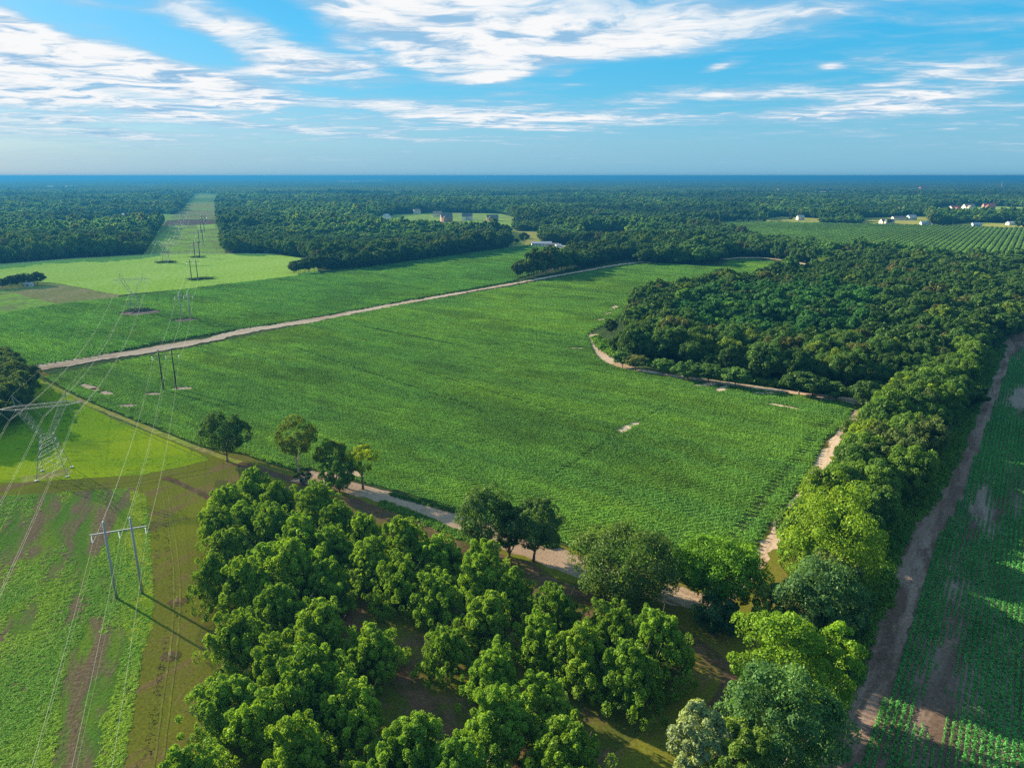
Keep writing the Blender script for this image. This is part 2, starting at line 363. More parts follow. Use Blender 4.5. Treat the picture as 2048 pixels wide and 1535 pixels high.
M['hay'] = ground_mat('tan_pasture', [(0.27, 0.25, 0.085), (0.20, 0.25, 0.060), (0.34, 0.27, 0.12)], big=0.015, mid=0.04, fine=0.3, dirang=ANG2, stretch=2, bump=0.2)
M['pasture'] = ground_mat('green_pasture', [(0.150, 0.260, 0.040), (0.190, 0.270, 0.050), (0.120, 0.200, 0.035)], big=0.01, mid=0.05, fine=0.3, bump=0.2)
M['strip'] = ground_mat('corridor_grass', [(0.250, 0.380, 0.055), (0.300, 0.430, 0.060), (0.230, 0.240, 0.085)], big=0.010, mid=0.03, fine=0.2, bump=0.3)
M['yellow'] = ground_mat('yellow_grass', [(0.33, 0.33, 0.06), (0.28, 0.33, 0.05), (0.34, 0.27, 0.10)], big=0.02, mid=0.05, fine=0.3, bump=0.2)
M['plough'] = ground_mat('ploughed_brown', [(0.17, 0.11, 0.07), (0.14, 0.09, 0.06), (0.20, 0.14, 0.09)], big=0.02, mid=0.06, fine=0.3, bump=0.2)
M['gravel'] = ground_mat('grey_gravel', [(0.42, 0.39, 0.36), (0.50, 0.47, 0.43), (0.33, 0.30, 0.27)], big=0.05, mid=0.2, fine=0.5, bump=0.2)
M['leaf'] = leaf_mat('leaves')
M['crop'] = leaf_mat('crop_leaves', trans=0.30, gloss=0.01, warm=(1.15, 1.15, 0.5))
M['bark'] = plain('bark', (0.13, 0.11, 0.09), 0.95, 0, 0.4, 1.5)
M['palebark'] = plain('pale_bark', (0.30, 0.27, 0.22), 0.9, 0, 0.3, 1.5)
M['galv'] = plain('galvanised_steel', (0.19, 0.225, 0.225), 0.6, 0.0, 0.15, 1.0)
M['pole'] = plain('weathered_grey_steel_pole', (0.25, 0.27, 0.29), 0.7, 0.0, 0.12, 0.6)
M['darkpole'] = plain('dark_wood_pole', (0.035, 0.030, 0.026), 0.9, 0, 0.3, 0.6)
M['insul'] = plain('white_insulator', (0.80, 0.85, 0.88), 0.35, 0, 0.08, 1.0)
M['wire'] = plain('aluminium_wire', (0.32, 0.34, 0.29), 0.6, 0.0, 0.05, 1.0)
M['white'] = plain('white_paint', (0.55, 0.55, 0.53), 0.7, 0, 0.08)
M['metalroof'] = plain('pale_metal_roof', (0.42, 0.44, 0.46), 0.45, 0.2, 0.1, 0.5)
M['greyroof'] = plain('grey_shingle_roof', (0.12, 0.12, 0.13), 0.9, 0, 0.25, 0.8)
M['redroof'] = plain('red_roof', (0.34, 0.10, 0.07), 0.85, 0, 0.2, 0.8)
M['tanroof'] = plain('tan_roof', (0.34, 0.25, 0.19), 0.85, 0, 0.2, 0.8)
M['brick'] = plain('brick_wall', (0.32, 0.19, 0.14), 0.9, 0, 0.2, 1)
M['cream'] = plain('cream_wall', (0.62, 0.56, 0.46), 0.85, 0, 0.1, 1)
M['glass'] = plain('dark_window_glass', (0.03, 0.035, 0.045), 0.15, 0, 0.1, 1)
M['stake'] = plain('bleached_wood', (0.55, 0.50, 0.42), 0.9, 0, 0.2, 3)

# ---------------------------------------------------------------- the ground to the horizon
def big_ground():
    m, n, out = new_mat('ground_to_horizon'); p = n.pos()
    d = n.vmath('LENGTH', p)
    a = n.noise(p, 0.0022, 6, 0.6, 0.4); b = n.noise(n.mapping(p, (1, 0.35, 1), 0.3), 0.010, 6, 0.65)
    woods = n.mix(n.ramp(b, 0.35, 0.65), (0.022, 0.040, 0.014, 1), (0.045, 0.070, 0.024, 1))
    open_ = n.mix(n.ramp(b, 0.4, 0.6), (0.12, 0.18, 0.05, 1), (0.20, 0.19, 0.09, 1))
    col = n.mix(n.math('MULTIPLY', n.ramp(a, 0.66, 0.70), n.ramp(d, 4000, 7000)), woods, open_)
    bs = n.new('ShaderNodeBsdfDiffuse'); n.put(bs.inputs[0], col)
    bp = n.new('ShaderNodeBump'); bp.inputs['Strength'].default_value = 0.6; bp.inputs['Distance'].default_value = 6
    n.put(bp.inputs['Height'], n.noise(p, 0.03, 6, 0.7)); n.l.new(bp.outputs[0], bs.inputs['Normal'])
    n.l.new(bs.outputs[0], out.inputs[0])
    v = []; R = 90000
    v = [(-R, -R, -0.02), (R, -R, -0.02), (R, R, -0.02), (-R, R, -0.02)]
    me = bpy.data.meshes.new('ground'); me.from_pydata(v, [], [(0, 1, 2, 3)]); me.materials.append(m); me.update()
    o = link('ground', me); o['kind'] = 'structure'
big_ground()

# outlines in photo pixels, dropped on the ground plan
BEAN = gp([(86, 756), (150, 743), (300, 712), (420, 690), (600, 652), (800, 611), (1030, 573), (1150, 549), (1255, 529), (1300, 527), (1440, 533), (1462, 521), (1500, 518), (1560, 524), (1620, 532),
           (1640, 545), (1560, 556), (1450, 574), (1330, 590), (1262, 612), (1232, 640), (1185, 660), (1176, 672), (1190, 705), (1205, 722), (1240, 737), (1380, 762), (1500, 778), (1640, 797), (1712, 808),
           (1690, 845), (1655, 880), (1660, 862), (1618, 945), (1575, 1005), (1545, 1040), (1500, 1112), (1460, 1140), (1400, 1172), (1309, 1152), (1200, 1116), (1125, 1090), (1010, 1056), (910, 1018), (820, 993),
           (720, 968), (660, 948), (625, 940), (590, 943), (480, 908), (400, 893), (300, 853), (230, 826), (160, 795)])
UPPER = gp([(-60, 640), (0, 628), (120, 609), (230, 597), (420, 573), (640, 547), (830, 522), (1025, 495), (1060, 491), (1130, 498), (1160, 505), (1110, 535), (1040, 556), (1025, 563), (800, 604),
            (600, 641), (490, 657), (300, 690), (140, 724), (75, 733), (30, 745), (-60, 752)])
LIME = gp([(-120, 540), (0, 528), (150, 517), (300, 509), (420, 507), (540, 507), (622, 519), (640, 547), (585, 552), (420, 573), (240, 590), (110, 566), (0, 560), (-120, 565)])
HAY = gp([(-60, 572), (30, 573), (80, 566), (112, 567), (240, 590), (230, 597), (120, 609), (60, 594), (0, 578), (-60, 574)])
PAST = gp([(-60, 574), (0, 578), (60, 594), (120, 609), (0, 628), (-60, 640)])
ROAD = gp([(40, 740), (75, 736), (150, 724), (300, 701), (420, 680), (500, 660), (600, 645), (800, 608), (1030, 567), (1150, 545), (1250, 527), (1300, 524)])
WOODTRACK = gp([(1178, 668), (1192, 690), (1200, 708), (1225, 727), (1300, 744), (1380, 756), (1500, 773), (1640, 791), (1735, 803)])
SIDETRACK = gp([(1745, 806), (1712, 832), (1690, 868), (1665, 895), (1640, 930), (1608, 990), (1570, 1045), (1530, 1105), (1500, 1150), (1440, 1200)])
LINETRACK = gp([(600, 950), (660, 960), (740, 982), (880, 1030), (985, 1068), (1100, 1115), (1200, 1150), (1320, 1185), (1420, 1210)])
RTRACK = gp([(2060, 662), (1995, 715), (1978, 765), (1940, 850), (1915, 910), (1885, 985), (1858, 1030), (1825, 1075), (1805, 1135), (1780, 1210), (1745, 1300), (1700, 1400), (1630, 1535), (1560, 1680)])
YOUNG = gp([(1985, 682), (2060, 668), (2400, 640), (2700, 700), (2700, 1700), (1650, 1700), (1668, 1535), (1705, 1450), (1745, 1375), (1795, 1285), (1830, 1200), (1845, 1130), (1880, 1065), (1915, 985), (1950, 880), (1985, 790), (2008, 725)])
MEADOW = gp([(-120, 700), (60, 745), (100, 772), (160, 806), (230, 838), (300, 866), (400, 906), (418, 920), (330, 940), (280, 950), (150, 957), (0, 966), (-200, 970)])
ROUGH = gp([(-260, 985), (0, 992), (150, 982), (268, 975), (295, 1010), (298, 1080), (304, 1180), (302, 1250), (285, 1300), (268, 1400), (248, 1535), (235, 1700), (-400, 1700)])
GREENRIM = gp([(262, 978), (290, 990), (300, 1080), (306, 1180), (304, 1250), (286, 1300), (268, 1320), (262, 1290), (245, 1230), (238, 1180), (252, 1080), (262, 1010)])
ORCHARD_PX = [(455, 980), (560, 982), (650, 1002), (760, 1045), (900, 1100), (1010, 1145), (1110, 1185), (1200, 1220), (1300, 1255), (1330, 1290), (1300, 1350), (1250, 1410), (1180, 1450), (1190, 1560), (1180, 1700),
              (350, 1700), (385, 1500), (440, 1400), (425, 1310), (420, 1180), (425, 1080), (435, 1020)]
NEARLAND = gp([(-700, 985), (-200, 960), (0, 960), (290, 945), (418, 915), (330, 880), (100, 765), (60, 735), (-10, 720), (40, 700), (90, 745), (600, 925), (1500, 1150), (1570, 1130), (1620, 1240), (1620, 1420), (1620, 1700), (-700, 1700)])
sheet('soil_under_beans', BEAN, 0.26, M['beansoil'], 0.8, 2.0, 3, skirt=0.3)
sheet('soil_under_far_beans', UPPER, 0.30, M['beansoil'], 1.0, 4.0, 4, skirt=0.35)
sheet('pale_green_field', LIME, 0.15, M['lime'], 1.0, 5.0, 5)
sheet('tan_pasture', HAY, 0.10, M['hay'], 0.8, 5.0, 6)
sheet('green_pasture', PAST, 0.08, M['strip'], 0.8, 5.0, 7)
sheet('mown_ground', NEARLAND, 0.004, M['mown'], 0.0)
sheet('bright_meadow', MEADOW, 0.03, M['meadow'], 0.6, 1.5, 8)
sheet('rough_pasture', ROUGH, 0.02, M['rough'], 0.6, 1.5, 9)
sheet('long_grass_strip', GREENRIM, 0.05, M['rim'], 0.8, 1.5, 10)
sheet('orchard_floor', gp([(430, 960), (640, 975), (1000, 1105), (1320, 1235), (1375, 1290), (1350, 1400), (1240, 1500), (1230, 1700), (300, 1700), (380, 1480), (440, 1370), (400, 1280), (410, 1080)]), 0.012, M['orchard'], 2.0, 3, 12)
sheet('field_road', ribbon(ROAD, [14, 13, 12, 11.5, 10, 8, 6, 6, 6, 6, 6, 6], 21, 2.2, 2.0, 0.5), 0.32, M['soil'], 0, skirt=0)
sheet('far_edge_track', ribbon(gp([(1445, 519), (1475, 516), (1520, 515), (1570, 521), (1640, 534)]), 7, 29, .5, 3), 0.34, M['soil'], 0)
sheet('wood_edge_track', ribbon(WOODTRACK, [12, 11, 9, 6.5, 5.0, 5, 5, 6], 22, 0.4, 2.0), 0.022, M['soil'], 0)
sheet('side_track', ribbon(SIDETRACK, [5, 5, 7.5, 4, 6, 4, 4.5, 4.5, 4.5], 23, 1.8, 1.2, 0.5), 0.026, M['soil'], 0)
sheet('tree_line_track', ribbon(LINETRACK, [12, 9, 8, 9, 10, 10, 9, 9], 24, 1.5, 1.2, 0.4), 0.030, M['soil2'], 0)
sheet('brown_field_track', ribbon(RTRACK, [10, 12, 13, 13.5, 14, 14.5, 14.5, 14, 13, 12, 11, 10], 25, 1.2, 1.5, 0.3), 0.034, M['brown'], 0)
sheet('side_verge', ribbon(SIDETRACK, 15, 28, 1.0, 2.0), 0.014, M['mown'], 0)
sheet('young_crop_soil', gp([(1935, 700), (2060, 655), (2400, 640), (2700, 700), (2700, 1700), (1560, 1700), (1610, 1535), (1660, 1430), (1700, 1360), (1750, 1250), (1780, 1150), (1810, 1080), (1850, 1000), (1900, 900), (1930, 820), (1960, 740)]), 0.016, M['rowsoil'], 0.5, 2.0, 26)
sheet('shaded_verge', gp([(2000, 690), (1985, 750), (1950, 830), (1915, 905), (1870, 985), (1830, 1035), (1790, 1085), (1770, 1150), (1730, 1250), (1690, 1340), (1640, 1440), (1560, 1700), (1540, 1700), (1640, 1250), (1660, 1080), (1760, 900), (1870, 740)]), 0.008, M['pasture'], 0.8, 2, 27)
# reddish lanes through the orchard and the curve at its far corner
for i, (ln, w) in enumerate([([(700, 1000), (900, 1085), (1060, 1150), (1180, 1200), (1300, 1240), (1400, 1290), (1460, 1340), (1450, 1420), (1380, 1470)], 4.5), ([(470, 925), (560, 950), (700, 1000)], 3.5),
                            ([(330, 955), (380, 975), (430, 1000)], 2.6), ([(560, 1120), (740, 1290), (860, 1420), (960, 1560)], 5.0), ([(1080, 1160), (1160, 1260), (1300, 1420)], 4.0)]):
    sheet('orchard_lane', ribbon(gp(ln), w, 31+i, 0.8, 1.5, 0.4), 0.024+0.004*i, M['redbrown'], 0)
sheet('tan_field_margin', ribbon(gp([(88, 765), (150, 796), (230, 830), (310, 862), (400, 899), (480, 925)]), 2.6, 41, 0.4, 1.5), 0.045, M['yellow'], 0)
sheet('worn_grass_under_tower', ribbon(gp([(40, 960), (70, 955), (110, 947), (140, 940)]), 6.5, 42, 1.0, 1.5), 0.036, M['yellow'], 0)
for i, ln in enumerate([[(322, 965), (338, 1060), (350, 1160), (343, 1290), (322, 1420), (305, 1560)], [(332, 965), (349, 1060), (362, 1160), (356, 1290), (338, 1420), (322, 1560)], [(150, 972), (250, 966), (330, 952), (420, 936)], [(150, 978), (250, 973), (335, 960), (425, 944)], [(110, 778), (240, 845), (340, 890), (430, 925)]]):
    sheet('wheel_mark', ribbon(gp(ln), .38, 50+i, .12, 1.0), 0.058+.003*i, M['mark'], 0)
# corridor beneath the power lines and the clearings among the woods
CORR = gp([(285, 512), (326, 446), (362, 418), (388, 387), (404, 376), (434, 374), (436, 387), (438, 440), (444, 478), (450, 500), (450, 512)])
sheet('power_line_corridor', CORR, 0.02, M['strip'], 2, 10, 44)
sheet('brown_ploughed_band', gp([(325, 451), (335, 441), (365, 438), (437, 439), (437, 447), (390, 450)]), 0.06, M['plough'], 0)
sheet('mown_corridor_patch', gp([(393, 450), (429, 449), (430, 457), (396, 458)]), 0.06, M['lime'], 0)
sheet('tan_corridor_patch', gp([(340, 436), (362, 420), (436, 421), (437, 437)]), 0.05, M['hay'], 0)
sheet('green_corridor_patch', gp([(380, 404), (388, 396), (436, 396), (436, 404)]), 0.05, M['pasture'], 0)
sheet('pale_corridor_patch', gp([(366, 418), (380, 406), (436, 406), (436, 417)]), 0.05, M['yellow'], 0)
sheet('corridor_road', ribbon(gp([(0, 531), (120, 518), (300, 508), (440, 506), (560, 508)]), 4.5, 45, 0.3, 6), 0.17, M['gravel'], 0)
ROWF = gp([(1385, 447), (1430, 444), (1500, 443), (1700, 447), (1850, 450), (2048, 456), (2300, 463), (2300, 545), (2048, 531), (1850, 522), (1700, 508), (1600, 495), (1500, 478), (1420, 460)])
sheet('far_row_crop_field', ROWF, 0.05, M['floor'], 1.0, 8, 46)
CLEAR = [([(1016, 462), (1084, 462), (1080, 496), (1018, 498)], 'yellow'), ([(1060, 488), (1200, 494), (1195, 506), (1130, 500), (1050, 494)], 'gravel'),
         ([(745, 440), (790, 429), (880, 425), (1000, 427), (1035, 436), (1030, 463), (850, 461), (750, 459)], 'strip'), ([(690, 427), (735, 425), (745, 436), (695, 438)], 'pasture'),
         ([(1530, 438), (1560, 433), (1640, 437), (1640, 446), (1530, 444)], 'yellow'), ([(1720, 436), (1850, 432), (1866, 450), (1725, 449)], 'yellow'),
         ([(1900, 449), (1950, 445), (2100, 447), (2100, 456), (1900, 453)], 'yellow'), ([(1860, 418), (1960, 412), (2080, 415), (2080, 437), (1870, 438)], 'strip'),
         ([(150, 440), (240, 430), (320, 427), (350, 429), (340, 450), (200, 453)], 'strip'), ([(690, 390), (790, 388), (800, 395), (700, 397)], 'pasture'), ([(980, 393), (1080, 392), (1080, 400), (980, 400)], 'pasture'),
         ([(1160, 466), (1260, 468), (1255, 480), (1165, 478)], 'strip'), ([(255, 368), (330, 366), (330, 371), (250, 372)], 'hay')]
CLEARP = [gp(c) for c, _ in CLEAR]
for c, mt in CLEAR: sheet('clearing', gp(c), 0.045, M[mt], 3 if mt != 'gravel' else 1, 12, 47)
cr_ = random.Random(23); FARHOUSE = []
for i in range(64):
    py = 357+75*cr_.random()**1.5; px = cr_.uniform(10, 2040)
    if 300 < px < 470 or (py > 405 and (px < 460 or 740 < px < 1300 or px > 1380)): continue
    x, y = g(px, py); a = cr_.uniform(60, 240)*(1+y/5000); b = a*cr_.uniform(.35, .9)
    pl = [(x+a*math.cos(t)*(1+.3*math.sin(3*t+i)), y+b*math.sin(t)*(1+.2*math.cos(2*t))) for t in np.linspace(0, 6.283, 20, endpoint=False)]
    CLEARP.append(pl); sheet('clearing', pl, 0.045, M[cr_.choice(['lime', 'pasture', 'hay', 'pasture', 'yellow', 'strip'])], 6, 14, 300+i)
    for q in range(cr_.choice([0, 1, 1, 2])):
        if y < 7000: FARHOUSE.append((x+cr_.uniform(-.6, .6)*a, y+cr_.uniform(.2, .7)*b))

# ---------------------------------------------------------------- foliage builders
def leaves(C, Rr, nl, size, rs, up=0.25, flat=1.0, jit=0.55, ctr=None):
    """leaf sprays on the outside of clumps: C centres, Rr radii, nl leaves for each"""
    K = len(C); idx = np.repeat(np.arange(K), nl); n = len(idx)
    d = rs.normal(size=(n, 3)); d[:, 2] += up*1.2; d /= np.linalg.norm(d, axis=1)[:, None]
    if ctr is not None:                       # keep more of them on the side that faces out of the crown
        o = C[idx]-ctr; o /= np.linalg.norm(o, axis=1)[:, None]+1e-6
        d = d+o*0.45; d /= np.linalg.norm(d, axis=1)[:, None]
    r = Rr[idx]*(0.62+0.42*rs.rand(n)**0.6)
    P = C[idx]+d*r[:, None]*np.array([1, 1, flat])
    nr = d+rs.normal(size=(n, 3))*jit; nr /= np.linalg.norm(nr, axis=1)[:, None]
    t = np.cross(nr, rs.normal(size=(n, 3))); t /= np.linalg.norm(t, axis=1)[:, None]+1e-6; b = np.cross(nr, t)
    s = size*(0.65+0.7*rs.rand(n))[:, None]
    V = np.stack([P-t*s*.85, P-b*s*.5, P+t*s*.85-nr*s*.15, P+b*s*.5], 1).reshape(-1, 3)
    Fc = np.arange(4*n).reshape(-1, 4)
    ct = rs.rand(K)
    tint = np.clip(0.55*ct[idx]+0.45*rs.rand(n)+0.12*(d[:, 2]), 0, 1)
    return V, Fc, tint
def crown_clumps(kind, rs, R, H0, H1, K):
    """clump centres of one crown: R radius, foliage from H0 up to H1"""
    hc = (H0+H1)/2; hh = (H1-H0)/2; C = []; Rr = []
    if kind == 'pecan':                        # several upright limbs, each a plume of clumps
        nl = 9+rs.randint(4)
        for i in range(nl):
            a = 2*math.pi*(i+rs.rand()*.7)/nl; rr = R*(0.30+0.58*rs.rand()); top = H1*(0.68+0.32*rs.rand())
            if i == 0: rr *= .15; top = H1
            for j in range(int(K/nl)):
                t = rs.rand()**0.8; ang = a+rs.normal()*.40
                q = rr*(0.50+0.50*(1-t**1.5))+rs.normal()*R*.10
                z = H0+(top-H0)*t
                C.append((math.cos(ang)*q*(1.12-.25*t)+rs.normal()*.4, math.sin(ang)*q*(1.12-.25*t)+rs.normal()*.4, z)); Rr.append((0.48+0.62*rs.rand()**1.5)*(1.25-.35*t)*max(.6, R/8.3))
    else:
        lob = rs.normal(size=(5, 3)); lob /= np.linalg.norm(lob, axis=1)[:, None]
        for j in range(K):
            d = rs.normal(size=3); d[2] += .25; d /= np.linalg.norm(d)
            rr = (0.50+0.50*rs.rand()**0.5)*(.92+0.30*max(lob@d)**2) * (0.92+.16*rs.rand())
            if kind == 'dome' and d[2] < -0.3: rr *= .8
            C.append((d[0]*R*rr*.86, d[1]*R*rr*.86, hc+d[2]*hh*rr*.86)); Rr.append(R*(0.13+0.19*rs.rand()**1.6))
    return np.array(C), np.array(Rr)
def trunk_mesh(name, rs, H0, H1, R, r0, mat, nl=6, C=None):
    m = MB(); lean = rs.normal(size=2)*.25
    top = (lean[0]*2, lean[1]*2, H0+(H1-H0)*.55)
    m.tube([(0, 0, -0.15), (lean[0]*.3, lean[1]*.3, H0*.5), (lean[0], lean[1], H0), top], [r0*1.35, r0, r0*.8, r0*.25], 7)
    for i in range(nl):
        a = 2*math.pi*(i+rs.rand()*.6)/nl; zb = H0*(0.75+.5*rs.rand()); e = R*(.55+.3*rs.rand()); ze = H0+(H1-H0)*(.25+.55*rs.rand())
        m.tube([(lean[0]*.8, lean[1]*.8, zb), (math.cos(a)*e*.45, math.sin(a)*e*.45, zb+(ze-zb)*.5), (math.cos(a)*e, math.sin(a)*e, ze)], [r0*.5, r0*.3, r0*.1], 5, False)
    return m.mesh(name, mat, True)
def tree_model(kind, seed, R, H0, H1, K, nl, leaf, r0=.3, bark='bark', limbs=6, jit=.55, flat=.9):
    rs = np.random.RandomState(seed); C, Rr = crown_clumps(kind, rs, R, H0, H1, K)
    V, Fc, ti = leaves(C, Rr, nl, leaf, rs, .3, flat, jit, np.array([0, 0, (H0+H1)*.45]))
    cm = mesh_np('crown', V, Fc, [M['leaf']], None, {'tint': ('FACE', 'FLOAT', ti)})
    tm = trunk_mesh('trunk', rs, H0, H1, R, r0, M[bark], limbs)
    return cm, tm
def joined(cm, tm):
    """crown and trunk in one mesh, for trees scattered far off"""
    nv = len(cm.vertices); v = np.zeros(nv*3, np.float32); cm.vertices.foreach_get('co', v)
    f = np.zeros(len(cm.loops), np.int32); cm.loops.foreach_get('vertex_index', f); ti = np.zeros(len(cm.polygons), np.float32)
    cm.attributes['tint'].data.foreach_get('value', ti)
    tv = np.zeros(len(tm.vertices)*3, np.float32); tm.vertices.foreach_get('co', tv)
    tf = [tuple(p.vertices)[:4] for p in tm.polygons if len(p.vertices) == 4]
    V = np.concatenate([v.reshape(-1, 3), tv.reshape(-1, 3)]); Fq = np.concatenate([f.reshape(-1, 4), np.array(tf, np.int32)+nv])
    return mesh_np('tree', V, Fq, [M['leaf'], M['bark']], [0]*len(ti)+[1]*len(tf), {'tint': ('FACE', 'FLOAT', np.concatenate([ti, np.zeros(len(tf), np.float32)]))})

# ---------------------------------------------------------------- geometry-nodes scatter (for what nobody could count)
def scatter(name, P, rot, scl, idx, col, sources, parent=None):
    """P (n,3), rot (n,), scl (n,3), idx (n,), col (n,3)"""
    src = bpy.data.collections.new(name+'_source')
    for i, me in enumerate(sources):
        o = bpy.data.objects.new('%s_source.%03d' % (name, i), me); src.objects.link(o)
    n = len(P); me = bpy.data.meshes.new(name); me.vertices.add(n); me.vertices.foreach_set('co', np.asarray(P, np.float32).ravel())
    def at(nm, typ, key, arr): a = me.attributes.new(nm, typ, 'POINT'); a.data.foreach_set(key, np.asarray(arr).ravel())
    rv = np.zeros((n, 3), np.float32); rv[:, 2] = rot
    at('rotv', 'FLOAT_VECTOR', 'vector', rv); at('sclv', 'FLOAT_VECTOR', 'vector', np.asarray(scl, np.float32)); at('pick', 'INT', 'value', np.asarray(idx, np.int32))
    at('leafcol', 'FLOAT_VECTOR', 'vector', np.asarray(col, np.float32)); me.update()
    ob = link(name, me, parent); ob['kind'] = 'stuff'
    gn = bpy.data.node_groups.new(name+'_nodes', 'GeometryNodeTree')
    gn.interface.new_socket('Geometry', in_out='INPUT', socket_type='NodeSocketGeometry'); gn.interface.new_socket('Geometry', in_out='OUTPUT', socket_type='NodeSocketGeometry')
    a = gn.nodes.new('NodeGroupInput'); z = gn.nodes.new('NodeGroupOutput'); ip = gn.nodes.new('GeometryNodeInstanceOnPoints')
    ci = gn.nodes.new('GeometryNodeCollectionInfo'); ci.inputs[0].default_value = src; ci.inputs['Separate Children'].default_value = True; ci.inputs['Reset Children'].default_value = True
    def na(nm, dt):
        q = gn.nodes.new('GeometryNodeInputNamedAttribute'); q.data_type = dt; q.inputs[0].default_value = nm; return [s for s in q.outputs if s.enabled][0]
    L = gn.links; L.new(a.outputs[0], ip.inputs['Points']); L.new(ci.outputs[0], ip.inputs['Instance']); ip.inputs['Pick Instance'].default_value = True
    L.new(na('pick', 'INT'), ip.inputs['Instance Index']); L.new(na('rotv', 'FLOAT_VECTOR'), ip.inputs['Rotation']); L.new(na('sclv', 'FLOAT_VECTOR'), ip.inputs['Scale'])
    L.new(ip.outputs[0], z.inputs[0])
    md = ob.modifiers.new('scatter', 'NODES'); md.node_group = gn
    return ob

# ---------------------------------------------------------------- crop rows
def row_model(seed, length, w, h, nleaf, size, lumps=5, nm='crop_row'):
    rs = np.random.RandomState(seed)
    xs = np.linspace(-length/2, length/2, lumps*2)
    C = np.stack([xs+rs.normal(size=len(xs))*.08, rs.normal(size=len(xs))*.07, np.full(len(xs), h*.45)+rs.normal(size=len(xs))*h*.10], 1)
    Rr = np.full(len(xs), w*.5)*(0.85+.4*rs.rand(len(xs)))
    V, Fc, ti = leaves(C, Rr, nleaf, size, rs, .5, h/w*.9, .45)
    V[:, 2] = np.maximum(V[:, 2], 0.02)
    return mesh_np(nm, V, Fc, [M['crop']], None, {'tint': ('FACE', 'FLOAT', ti)})
def rows_in(poly, ang, sp, seg, seed, offs=0.0):
    P = np.array(poly); d = np.array([math.cos(ang), math.sin(ang)]); e = np.array([-d[1], d[0]])
    a = P@d; b = P@e
    A, B = np.meshgrid(np.arange(a.min(), a.max(), seg), np.arange(b.min(), b.max(), sp))
    off = (np.arange(A.shape[0])*0.37 % 1)[:, None]*seg; A = A+off
    Q = A.ravel()[:, None]*d+B.ravel()[:, None]*e
    return Q[inpoly(Q, poly)]
def inview(Q, z=1.0, m=120):
    px, py, d = topix(Q[:, 0], Q[:, 1], z); return (d > 5) & (px > -m) & (px < 2048+m) & (py < 1535+m)
PATCH = []      # bare or thin places in the bean field: x, y, half length, half width, angle
def pt(px, py, a, b, ang): x, y = g(px, py); PATCH.append((x, y, a+.8, b+.9, ang))
pt(365, 778, 4.5, 2.2, 0.1); pt(305, 789, 4, 1.1, 0.25); pt(178, 774, 7, 1.2, ANG1); pt(215, 787, 5, 1.3, ANG1); pt(255, 812, 4, 1.6, 0); pt(190, 780, 3, .8, ANG1)
pt(1250, 858, 5.5, 1.3, ANG2); pt(1268, 849, 2.5, 1.0, ANG2); pt(1410, 771, 6, 1.0, 0.0); pt(1445, 778, 6, 1.6, ANG2); pt(1470, 771, 4, 1, 0); pt(1530, 787, 6, .8, 0)
pt(1660, 799, 6, 1.8, ANG1); pt(1685, 803, 6, 1.6, ANG1); pt(1640, 798, 3, 1.4, 0); pt(1150, 697, 6, .6, 0); pt(1230, 615, 16, 2.5, 1.2); pt(1215, 628, 10, 2, 1.1); pt(1200, 640, 6, 2, 1)
pt(660, 958, 7, 3.5, ANG1); pt(700, 945, 6, .8, ANG1); pt(1420, 768, 3, .8, 0); pt(1560, 812, 8, .7, ANG1)
TRAM = [gp(l) for l in ([(1690, 818), (1640, 868), (1560, 965), (1500, 1045), (1462, 1095)], [(1676, 818), (1625, 868), (1548, 962), (1488, 1040), (1450, 1090)], [(1340, 808), (1300, 832), (1240, 864), (1160, 918), (1110, 950)],
                        [(960, 698), (1090, 722), (1200, 745), (1300, 768)], [(730, 655), (900, 688), (960, 698)], [(850, 745), (1000, 790), (1150, 835)], [(600, 700), (780, 760), (960, 820)])]
def patch_keep(Q, thr=1.0):
    keep = np.ones(len(Q), bool); nz = fbm(Q[:, 0]*.6, Q[:, 1]*.6, 5)
    for x, y, a, b, an in PATCH:
        c, s = math.cos(an), math.sin(an); u = (Q[:, 0]-x)*c+(Q[:, 1]-y)*s; v = -(Q[:, 0]-x)*s+(Q[:, 1]-y)*c
        keep &= (u/a)**2+(v/b)**2+(nz-.5)*1.4 > thr
    return keep
bean_near = [row_model(100+i, 2.4, 1.02, .85, 16, .20, 5) for i in range(5)]
bean_far = [row_model(120+i, 6.6, 1.1, .85, 9, .34, 11) for i in range(5)]
def bean_colour(Q, seed=0):
    a = fbm(Q[:, 0]*.012, Q[:, 1]*.012, 31+seed); r = Q@D1; t = Q@D2
    b = fbm(r*.010, t*.12, 35+seed); c = fbm(Q[:, 0]*.15, Q[:, 1]*.15, 37+seed, 3); dd = fbm(r*.06, t*.35, 41+seed, 3)
    base = np.array([0.105, 0.235, 0.042]); warm = np.array([0.138, 0.272, 0.038]); cold = np.array([0.066, 0.185, 0.050])
    f = np.clip((a-.35)/.3, 0, 1)[:, None]; f2 = np.clip((b-.40)/.25, 0, 1)[:, None]
    colr = base*(1-f)+warm*f; colr = colr*(1-.45*f2)+cold*.45*f2
    return colr*1.18*(0.56+.40*c+.50*dd)[:, None]*(1-.22*np.clip((fbm(r*.02, t*.05, 47+seed, 3)-.52)/.12, 0, 1))[:, None]*.95
Q = rows_in(BEAN, ANG1, 1.15, 2.3, 1); Q = Q[inview(Q)]
Q = Q[(dline(Q, ROAD) > 5.5) & (dline(Q, LINETRACK) > 3.8) & (dline(Q, SIDETRACK) > 2.6) & (dline(Q, WOODTRACK) > 3.8)]; edge = dline(Q, BEAN, True); nz = fbm(Q[:, 0]*.35, Q[:, 1]*.35, 9)
k1 = (edge > 0.3+1.6*(nz-.35)) & patch_keep(Q)
for ln in TRAM: k1 &= dline(Q, ln) > .55+.5*(fbm(Q[:, 0]*.2, Q[:, 1]*.2, 3)-.5)
dist = np.linalg.norm(Q, axis=1); Q = Q[k1 & (dist < 430)]
